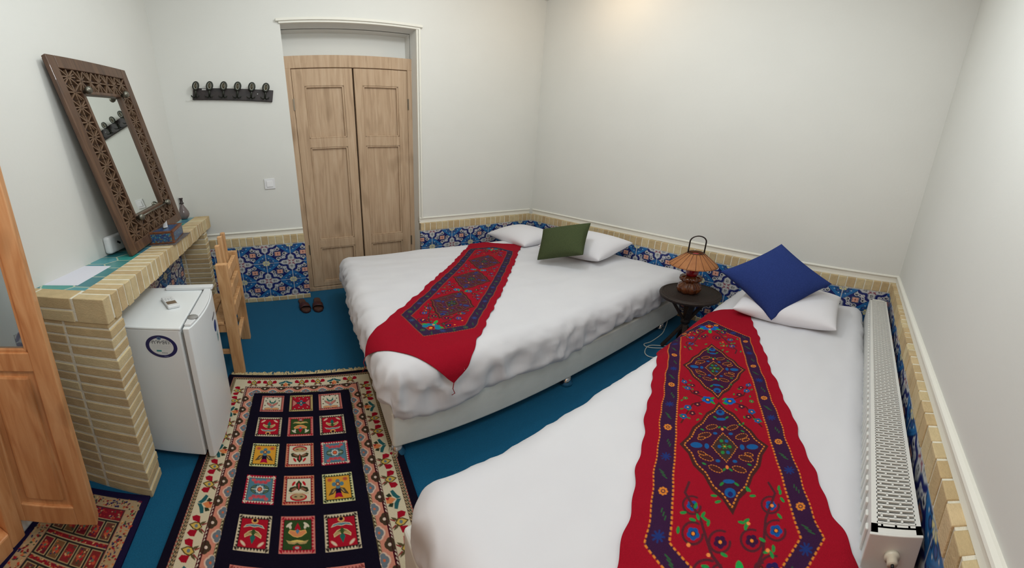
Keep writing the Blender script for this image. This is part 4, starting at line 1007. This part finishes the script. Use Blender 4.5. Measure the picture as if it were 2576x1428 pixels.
# ------------------------------------------------------------------ rugs
def motif(c, cx, cy, hw, hh, kind, flip):
    """one square of the garden rug; local m,n in -1..1, n down"""
    f = -1 if flip else 1
    X = lambda m: cx + m * hw * .82
    Y = lambda n: cy + n * hh * .84 * f
    def P(pts, col): c.poly([(X(a), Y(b)) for a, b in pts], col)
    def S(pts, col): P(pts, col); P([(-a, b) for a, b in pts], col)
    def E(m, n, r1, r2, col, ang=0.0):
        c.ell(X(m), Y(n), r1 * hw * .82, r2 * hh * .84, col, ang * f)
        if abs(m) > .01: c.ell(X(-m), Y(n), r1 * hw * .82, r2 * hh * .84, col, -ang * f)
    pink, teal, blue, tan, org, red, cream, grn, brn_, ylw = (206, 128, 116), (40, 108, 96), (86, 130, 148), (186, 158, 104), (222, 142, 92), (176, 26, 46), (222, 212, 188), (52, 78, 40), (92, 80, 58), (222, 162, 56)
    sets = {'W': (cream, (212, 130, 118), (150, 70, 66)), 'R': (red, (200, 178, 120), (120, 96, 60)), 'A': (red, (214, 200, 170), (60, 50, 44)), 'G': (grn, (214, 130, 120), (176, 30, 50)),
            'Y': (ylw, (216, 214, 160), (62, 76, 50)), 'L': (cream, (210, 140, 110), (160, 40, 44)), 'B': (blue, (176, 30, 56), (222, 214, 190))}
    bg, bA, bB = sets[kind]
    c.rect(cx - hw, cx + hw, cy - hh, cy + hh, bA)
    n = 11                                        # zigzag frame
    for k in range(n):
        t0, t1 = -1 + 2 * k / n, -1 + 2 * (k + 1) / n; tm = (t0 + t1) / 2
        for s in (-1, 1):
            c.poly([(cx + t0 * hw, cy + s * hh * .80), (cx + t1 * hw, cy + s * hh * .80), (cx + tm * hw, cy + s * hh * .95)], bB)
            c.poly([(cx + s * hw * .80, cy + t0 * hh), (cx + s * hw * .80, cy + t1 * hh), (cx + s * hw * .95, cy + tm * hh)], bB)
    c.rect(cx - hw * .81, cx + hw * .81, cy - hh * .81, cy + hh * .81, (40, 30, 34)); c.rect(cx - hw * .78, cx + hw * .78, cy - hh * .78, cy + hh * .78, bg)
    if kind == 'W':
        E(.38, .78, .42, .16, (40, 30, 26)); E(.38, .78, .39, .13, (228, 160, 112)); S([(0, .62), (.55, .1), (.62, -.2), (.2, 0), (0, .2)], (60, 40, 40)); S([(0, .58), (.50, .1), (.56, -.14), (.2, .04), (0, .24)], pink)
        P([(-.2, .5), (0, .25), (.2, .5), (0, .66)], (140, 140, 150)); S([(0, 0), (.12, -.2), (.36, -.62), (.34, -.2), (.1, .04)], teal); P([(-.09, 0), (0, -.3), (.09, 0)], (30, 80, 70))
        for a, b in ((.62, -.8), (0, -.86), (.72, -.4), (.76, .28)): E(a, b, .09, .07, (44, 58, 30)); 
    elif kind == 'R':
        for s in (-1, 1):
            P([(s * .9, -.6), (s * .35, 0), (s * .9, .6)], (60, 30, 50)); P([(s * .88, -.5), (s * .42, 0), (s * .88, .5)], pink)
        for a in range(4):
            for b in (-.78, .78): c.ell(X(-.66 + a * .44), Y(b + (.14 if (a % 2) else -.04) * (-1 if b > 0 else 1)), hw * .075, hh * .06, (40, 24, 30)); c.ell(X(-.66 + a * .44), Y(b + (.14 if (a % 2) else -.04) * (-1 if b > 0 else 1)), hw * .055, hh * .04, cream)
        E(.3, 0, .18, .15, (30, 34, 60)); E(.3, 0, .14, .11, teal); E(0, -.26, .16, .16, blue); E(0, .26, .16, .16, blue); E(0, 0, .22, .22, (46, 66, 96)); E(0, 0, .1, .1, (224, 180, 150))
    elif kind == 'A':
        E(.62, -.70, .28, .10, (226, 160, 140), .7); E(.62, -.70, .2, .05, cream, .7); S([(0, .2), (.35, .1), (.62, -.14), (.58, -.34), (.3, -.2), (0, -.1)], (236, 214, 160)); S([(0, .17), (.33, .07), (.58, -.16), (.54, -.28), (.28, -.16), (0, -.06)], tan)
        P([(-.2, -.3), (0, -.72), (.2, -.3), (0, -.02)], teal); S([(0, .28), (.16, .1), (.34, 0), (.14, .02), (0, .05)], (60, 84, 44)); P([(-.14, -.04), (0, -.2), (.14, -.04), (0, .24)], (60, 84, 44))
        S([(0, .36), (.3, .42), (.78, .3), (.6, .52), (.2, .6), (0, .58)], (220, 214, 180)); S([(0, .40), (.3, .46), (.68, .36), (.55, .49), (.2, .56), (0, .54)], blue); E(0, .80, .26, .18, (226, 168, 96)); E(0, .84, .14, .12, (40, 20, 40))
    elif kind == 'G':
        E(.62, .62, .26, .09, cream, -.7); E(.54, .5, .1, .16, cream, -.3); S([(0, -.2), (.3, -.14), (.66, .1), (.56, .3), (.2, .24), (0, .3)], (236, 190, 110)); S([(0, -.16), (.3, -.1), (.6, .12), (.52, .26), (.2, .2), (0, .26)], org)
        P([(-.22, .36), (0, .1), (.22, .36), (0, .78)], red); P([(-.14, .2), (0, .02), (.14, .2), (0, .36)], (84, 130, 160)); S([(0, -.36), (.4, -.44), (.78, -.36), (.6, -.58), (.2, -.62), (0, -.52)], tan); S([(0, -.34), (.3, -.38), (.55, -.44), (.2, -.5), (0, -.46)], (222, 196, 110))
        E(0, -.82, .3, .13, red); E(0, -.82, .15, .08, (170, 170, 170))
    elif kind == 'Y':
        E(.62, -.66, .2, .16, (206, 110, 70)); E(.62, -.66, .13, .09, (190, 90, 70)); S([(.08, 0), (.5, .1), (.8, .62), (.42, .52), (.1, .16)], (60, 40, 40)); S([(.1, 0), (.48, .12), (.74, .58), (.42, .46), (.12, .12)], brn_)
        S([(.2, .1), (.34, .14), (.52, .44), (.4, .4)], tan); P([(-.16, .1), (.16, .1), (.26, .62), (0, .7), (-.26, .62)], (30, 18, 50)); P([(-.22, .5), (0, .44), (.22, .5), (.34, .84), (0, .76), (-.34, .84)], (176, 20, 60))
        for a, b in ((0, -.52), (0, -.06)): E(a, b, .18, .17, blue)
        E(.30, -.28, .18, .17, blue); E(0, -.28, .17, .17, (130, 70, 50)); E(0, -.28, .09, .09, (236, 180, 100))
    elif kind == 'L':
        S([(0, .1), (.16, .04), (.6, -.2), (.8, -.1), (.7, .18), (.3, .3), (0, .2)], (56, 56, 34)); S([(.04, .1), (.5, -.1), (.64, .0), (.3, .2)], (140, 100, 76)); P([(-.2, .2), (0, -.1), (.2, .2), (.24, .5), (0, .8), (-.24, .5)], (52, 60, 34))
        P([(-.08, .4), (0, -.05), (.08, .4), (0, .62)], (206, 70, 80)); E(.42, .52, .1, .22, (196, 30, 40), .5); c.rect(X(-.8), X(.8), min(Y(-.34), Y(-.24)), max(Y(-.34), Y(-.24)), (206, 190, 150)); E(0, -.60, .66, .30, (186, 30, 44)); E(0, -.56, .54, .22, (186, 158, 116)); E(.22, -.56, .12, .05, (60, 70, 50))
        c.rect(X(-.78), X(.78), min(Y(-.34), Y(-.26)), max(Y(-.34), Y(-.26)), (206, 190, 150))
    elif kind == 'B':
        for b in (-.70, .70):
            for a in (-.6, -.2, .2, .6): c.ell(X(a), Y(b + .07 * (1 if a in (-.2, .2) else -1) * (-1 if b > 0 else 1)), hw * .15, hh * .11, (206, 92, 98)); 
            for a in (-.4, 0, .4): c.ell(X(a), Y(b * .82), hw * .13, hh * .10, (196, 76, 88))
        for s in (-1, 1):
            for t in (-.35, 0, .35): c.ell(X(s * .5), Y(t * .6), hw * .22, hh * .07, (40, 48, 40), -s * t * 1.6 * f); c.ell(X(s * .5), Y(t * .6), hw * .17, hh * .045, (190, 196, 170) if t == 0 else (96, 120, 90), -s * t * 1.6 * f)
        for q in range(8): a = q * PI / 4; E(.0, 0, .01, .01, cream); c.ell(cx + .2 * hw * math.cos(a), cy + .2 * hh * math.sin(a), hw * .08, hh * .08, (214, 210, 200))
        E(0, 0, .2, .2, (60, 30, 40)); E(0, 0, .15, .15, (232, 110, 70))
ro = np.array((-2.537, -1.456)); rr_ = -0.086; rex = np.array((math.cos(rr_), math.sin(rr_))); rey = np.array((math.sin(rr_), -math.cos(rr_)))
PX, PY = .134, .1525; HWf = .230; XC = PX
NR = 7
T0 = -.078; B0 = (NR - 1) * PY + .078                                    # inner field in y
x0, x1, y0, y1 = XC - .388, XC + .388, T0 - .155, B0 + .155
c = Canvas(x0, x1, y0, y1, .0016, (22, 18, 34))
def frame(a, b, col):                                                     # band between offsets a<b from the field edge
    for (xx0, xx1, yy0, yy1) in ((XC - HWf - b, XC + HWf + b, T0 - b, T0 - a), (XC - HWf - b, XC + HWf + b, B0 + a, B0 + b), (XC - HWf - b, XC - HWf - a, T0 - b, B0 + b), (XC + HWf + a, XC + HWf + b, T0 - b, B0 + b)):
        c.rect(xx0, xx1, yy0, yy1, col)
frame(0, .010, (96, 84, 60)); frame(.010, .040, (214, 142, 120)); frame(.040, .052, (92, 22, 38)); frame(.052, .112, (220, 208, 178)); frame(.112, .130, (110, 90, 70))
def around(off):                                                          # sides as (origin, along, outwards, length)
    a, b = HWf + off, off
    return [((XC - a, T0 - b), (0, 1), (-1, 0), B0 - T0 + 2 * b), ((XC + a, T0 - b), (0, 1), (1, 0), B0 - T0 + 2 * b), ((XC - a, T0 - b), (1, 0), (0, -1), 2 * a), ((XC - a, B0 + b), (1, 0), (0, 1), 2 * a)]
for off, cols, wd_l in ((.005, [(200, 190, 150), (70, 60, 44)], .0045), (.046, [(214, 200, 180), (60, 20, 30)], .004), (.115, [(198, 170, 130), (60, 46, 40)], .003), (.121, [(60, 70, 60), (190, 170, 130)], .003), (.127, [(190, 100, 90), (190, 180, 150)], .003)):
    for o, al, ou, L in around(off):
        n = int(L / .012)
        for k in range(n):
            t0, t1 = L * k / n, L * (k + .55) / n
            c.line([(o[0] + al[0] * t0, o[1] + al[1] * t0), (o[0] + al[0] * t1 + ou[0] * .002, o[1] + al[1] * t1 + ou[1] * .002)], wd_l, cols[0])
            c.line([(o[0] + al[0] * t1, o[1] + al[1] * t1), (o[0] + al[0] * L * (k + 1) / n, o[1] + al[1] * L * (k + 1) / n)], wd_l, cols[1])
for o, al, ou, L in around(.012):                                         # wavy band: grey-blue lobes inside, brown flowers outside
    n = max(4, int(round(L / .078)))
    for k in range(n):
        t = L * (k + .25) / n; q = lambda d, e: (o[0] + al[0] * (t + d) + ou[0] * e, o[1] + al[1] * (t + d) + ou[1] * e)
        for d, e, r in ((0, .002, .017), (-.012, .0, .011), (.012, .0, .011)): p = q(d, e); c.ell(p[0], p[1], r, r * .95, (226, 196, 176))
        for d, e, r in ((0, .001, .013), (-.012, -.002, .008), (.012, -.002, .008)): p = q(d, e); c.ell(p[0], p[1], r, r * .95, (112, 124, 134))
        p = q(0, .0); c.ell(p[0], p[1], .004, .004, (214, 110, 70)); t += L / n / 2
        for d, e, r in ((0, .024, .016), (-.011, .027, .011), (.011, .027, .011)): p = q(d, e); c.ell(p[0], p[1], r, r * .9, (74, 60, 46))
        p = q(0, .024); c.ell(p[0], p[1], .005, .005, (226, 206, 190))
frame(.0405, .0425, (60, 20, 30)); frame(-.004, 0, (22, 18, 34))
for o, al, ou, L in around(.054):                                         # ivory band: tulips and blossoms
    n = max(4, int(round(L / .080)))
    for k in range(n):
        t = L * (k + .5) / n; q = lambda d, e: (o[0] + al[0] * (t + d) + ou[0] * e, o[1] + al[1] * (t + d) + ou[1] * e)
        if k % 3 < 2:
            for s in (-1, 1):
                c.poly([q(s * .012, .022), q(s * .034, .026), q(s * .036, .040), q(s * .028, .052), q(s * .016, .046)], (168, 22, 44))
                c.poly([q(s * .002, .026), q(s * .016, .016), q(s * .022, .002), q(s * .010, .008)], (96, 84, 56))
                c.poly([q(s * .004, .012), q(s * .012, .0), q(s * .018, -.002), q(s * .008, .014)], (150, 60, 60))
            c.poly([q(-.014, .022), q(0, .010), q(.014, .022), q(.012, .038), q(0, .055), q(-.012, .038)], (86, 70, 40)); c.poly([q(-.010, .024), q(0, .014), q(.010, .024), q(.009, .036), q(0, .049), q(-.009, .036)], (214, 180, 90))
            p = q(0, .030); c.ell(p[0], p[1], .005, .006, (110, 130, 140))
        else:
            for s in (-1, 1):
                c.poly([q(s * .002, .050), q(s * .014, .040), q(s * .036, .030), q(s * .032, .020), q(s * .014, .024), q(0, .036)], (44, 100, 104))
                c.poly([q(s * .012, .022), q(s * .026, .016), q(s * .020, .002), q(s * .010, .010)], (50, 62, 44))
            c.poly([q(-.010, .0), q(.010, .0), q(.012, .016), q(0, .032), q(-.012, .016)], (224, 136, 84)); c.poly([q(-.012, -.002), q(0, .006), q(-.010, .014)], (170, 40, 50))
rows = ['WRW', 'AGA', 'YLB', 'BLY', 'AGA', 'WRW', 'AGA']; flips = [0, 0, 0, 1, 1, 1, 0]
for i in range(NR):
    for j in range(3):
        k = rows[i][j]; fl = flips[i]
        if i == 2 and k == 'L': fl = 1
        if i == 3 and k in 'LY': fl = 0 if k == 'L' else 0
        if k == 'L': fl = 0 if i == 2 else 1
        motif(c, j * PX, i * PY, .0525, .0565, k, bool(fl) if k != 'L' else (i != 2) )
A = c.done()
a = np.linspace(x0, x1, A.shape[0]); b = np.linspace(y0, y1, A.shape[1]); AA, BB = np.meshgrid(a, b, indexing='ij')
P = np.zeros(AA.shape + (3,)); P[..., :2] = ro + AA[..., None] * rex + BB[..., None] * rey; P[..., 2] = .0115
rugm = mat('rug_pile', attr=True, rough=.95, spec=.05, var=.22, vscale=520, bump=.6, bscale=620)
rug = grid('rug', P, rugm, paint=A, skirt=(0, 0, -.010), smooth=False)
tag(rug, 'long dark navy Persian rug with three columns of flowered squares beside the double bed', 'rug', 'patterned rugs')
fg = MB()
for k in range(150):
    xx = x0 + .01 + (x1 - x0 - .02) * (k + .5) / 150
    for q in range(3):
        p = ro + (xx + random.uniform(-.003, .003)) * rex + (y0 + .002) * rey; L = random.uniform(.022, .048); t = random.uniform(-.6, .6) + .5 * math.sin(k * .3)
        e_ = p + L * (math.cos(t) * -rey + math.sin(t) * rex)
        fg.tube([(p[0], p[1], .007), ((p[0] + e_[0]) / 2, (p[1] + e_[1]) / 2, .010 + random.uniform(0, .012)), (e_[0], e_[1], .003)], [.0022, .0018, .0008], 5)
o = fg.build('fringe', mat('fringe_cotton', (212, 194, 150), .9), rug); o['kind'] = 'stuff'
# small rug at the entrance
r2o = np.array((-2.952, -1.975)); t2 = math.radians(188); e1 = np.array((math.cos(t2), math.sin(t2))); e2 = np.array((-math.sin(t2) * -1 * -1, 0)); e2 = np.array((math.sin(t2) * -1, math.cos(t2))) ; e2 = np.array((-.02, -1.0)); e2 /= np.hypot(*e2)
w2, l2 = .335, .62; c = Canvas(0, w2, 0, l2, .0018, (30, 24, 58)); r = random.Random(4)
pal = [(150, 34, 44), (186, 70, 50), (206, 170, 120), (60, 76, 60), (46, 42, 84), (196, 120, 70), (120, 28, 40), (170, 150, 110)]
c.rect(.022, w2 - .022, .026, l2 - .026, (176, 150, 116))
for k in range(2600):
    x, y = r.uniform(.022, w2 - .022), r.uniform(.026, l2 - .026)
    if min(x - .02, w2 - .02 - x, y - .024, l2 - .024 - y) < .040: c.ell(x, y, r.uniform(.002, .006), r.uniform(.0015, .004), r.choice(pal), r.uniform(0, 3))
c.rect(.060, w2 - .060, .064, l2 - .064, (134, 30, 42)); c.line([(.06, .064), (w2 - .06, .064), (w2 - .06, l2 - .064), (.06, l2 - .064), (.06, .064)], .005, (176, 150, 116)); c.line([(.065, .069), (w2 - .065, .069), (w2 - .065, l2 - .069), (.065, l2 - .069), (.065, .069)], .003, (40, 50, 50))
for k in range(1500): c.ell(r.uniform(.068, w2 - .068), r.uniform(.072, l2 - .072), r.uniform(.0015, .0045), r.uniform(.0015, .003), r.choice(pal[:2] + pal), r.uniform(0, 3))
for row, yy in enumerate((.118, .215, .312, .409)):
    c.rect(.066, w2 - .066, yy - .008, yy + .072, (44, 42, 40)); c.line([(.066, yy - .008), (w2 - .066, yy - .008)], .003, (176, 160, 124)); c.line([(.066, yy + .072), (w2 - .066, yy + .072)], .003, (176, 160, 124))
    for k in range(5):
        xx = .070 + k * .0402; c.rect(xx, xx + .0345, yy, yy + .064, (170, 152, 112)); c.rect(xx + .003, xx + .0315, yy + .003, yy + .061, r.choice([(128, 44, 44), (104, 62, 50), (118, 84, 56), (112, 32, 44)]))
        for q in range(5): c.ell(xx + .0172 + .007 * math.cos(q * 1.257), yy + .032 + .010 * math.sin(q * 1.257), .005, .006, r.choice([(186, 80, 56), (160, 40, 48)]))
        c.ell(xx + .0172, yy + .032, .004, .005, (96, 110, 90))
        for q in range(10): c.ell(xx + .0172 + r.uniform(-.012, .012), yy + .032 + r.uniform(-.026, .026), .0025, .003, r.choice(pal))
A = c.done(); a = np.linspace(0, w2, A.shape[0]); b = np.linspace(0, l2, A.shape[1]); AA, BB = np.meshgrid(a, b, indexing='ij')
P = np.zeros(AA.shape + (3,)); P[..., :2] = r2o + AA[..., None] * e1 + BB[..., None] * e2; P[..., 2] = .0105
rg2 = grid('rug', P, rugm, paint=A[...], skirt=(0, 0, -.009), smooth=False)
tag(rg2, 'small red patterned rug with a navy edge in front of the open entrance door', 'rug', 'patterned rugs')
for o in bpy.data.objects: 
    if o.type == 'MESH' and o.parent is None and 'label' not in o and 'kind' not in o: print('UNTAGGED', o.name)
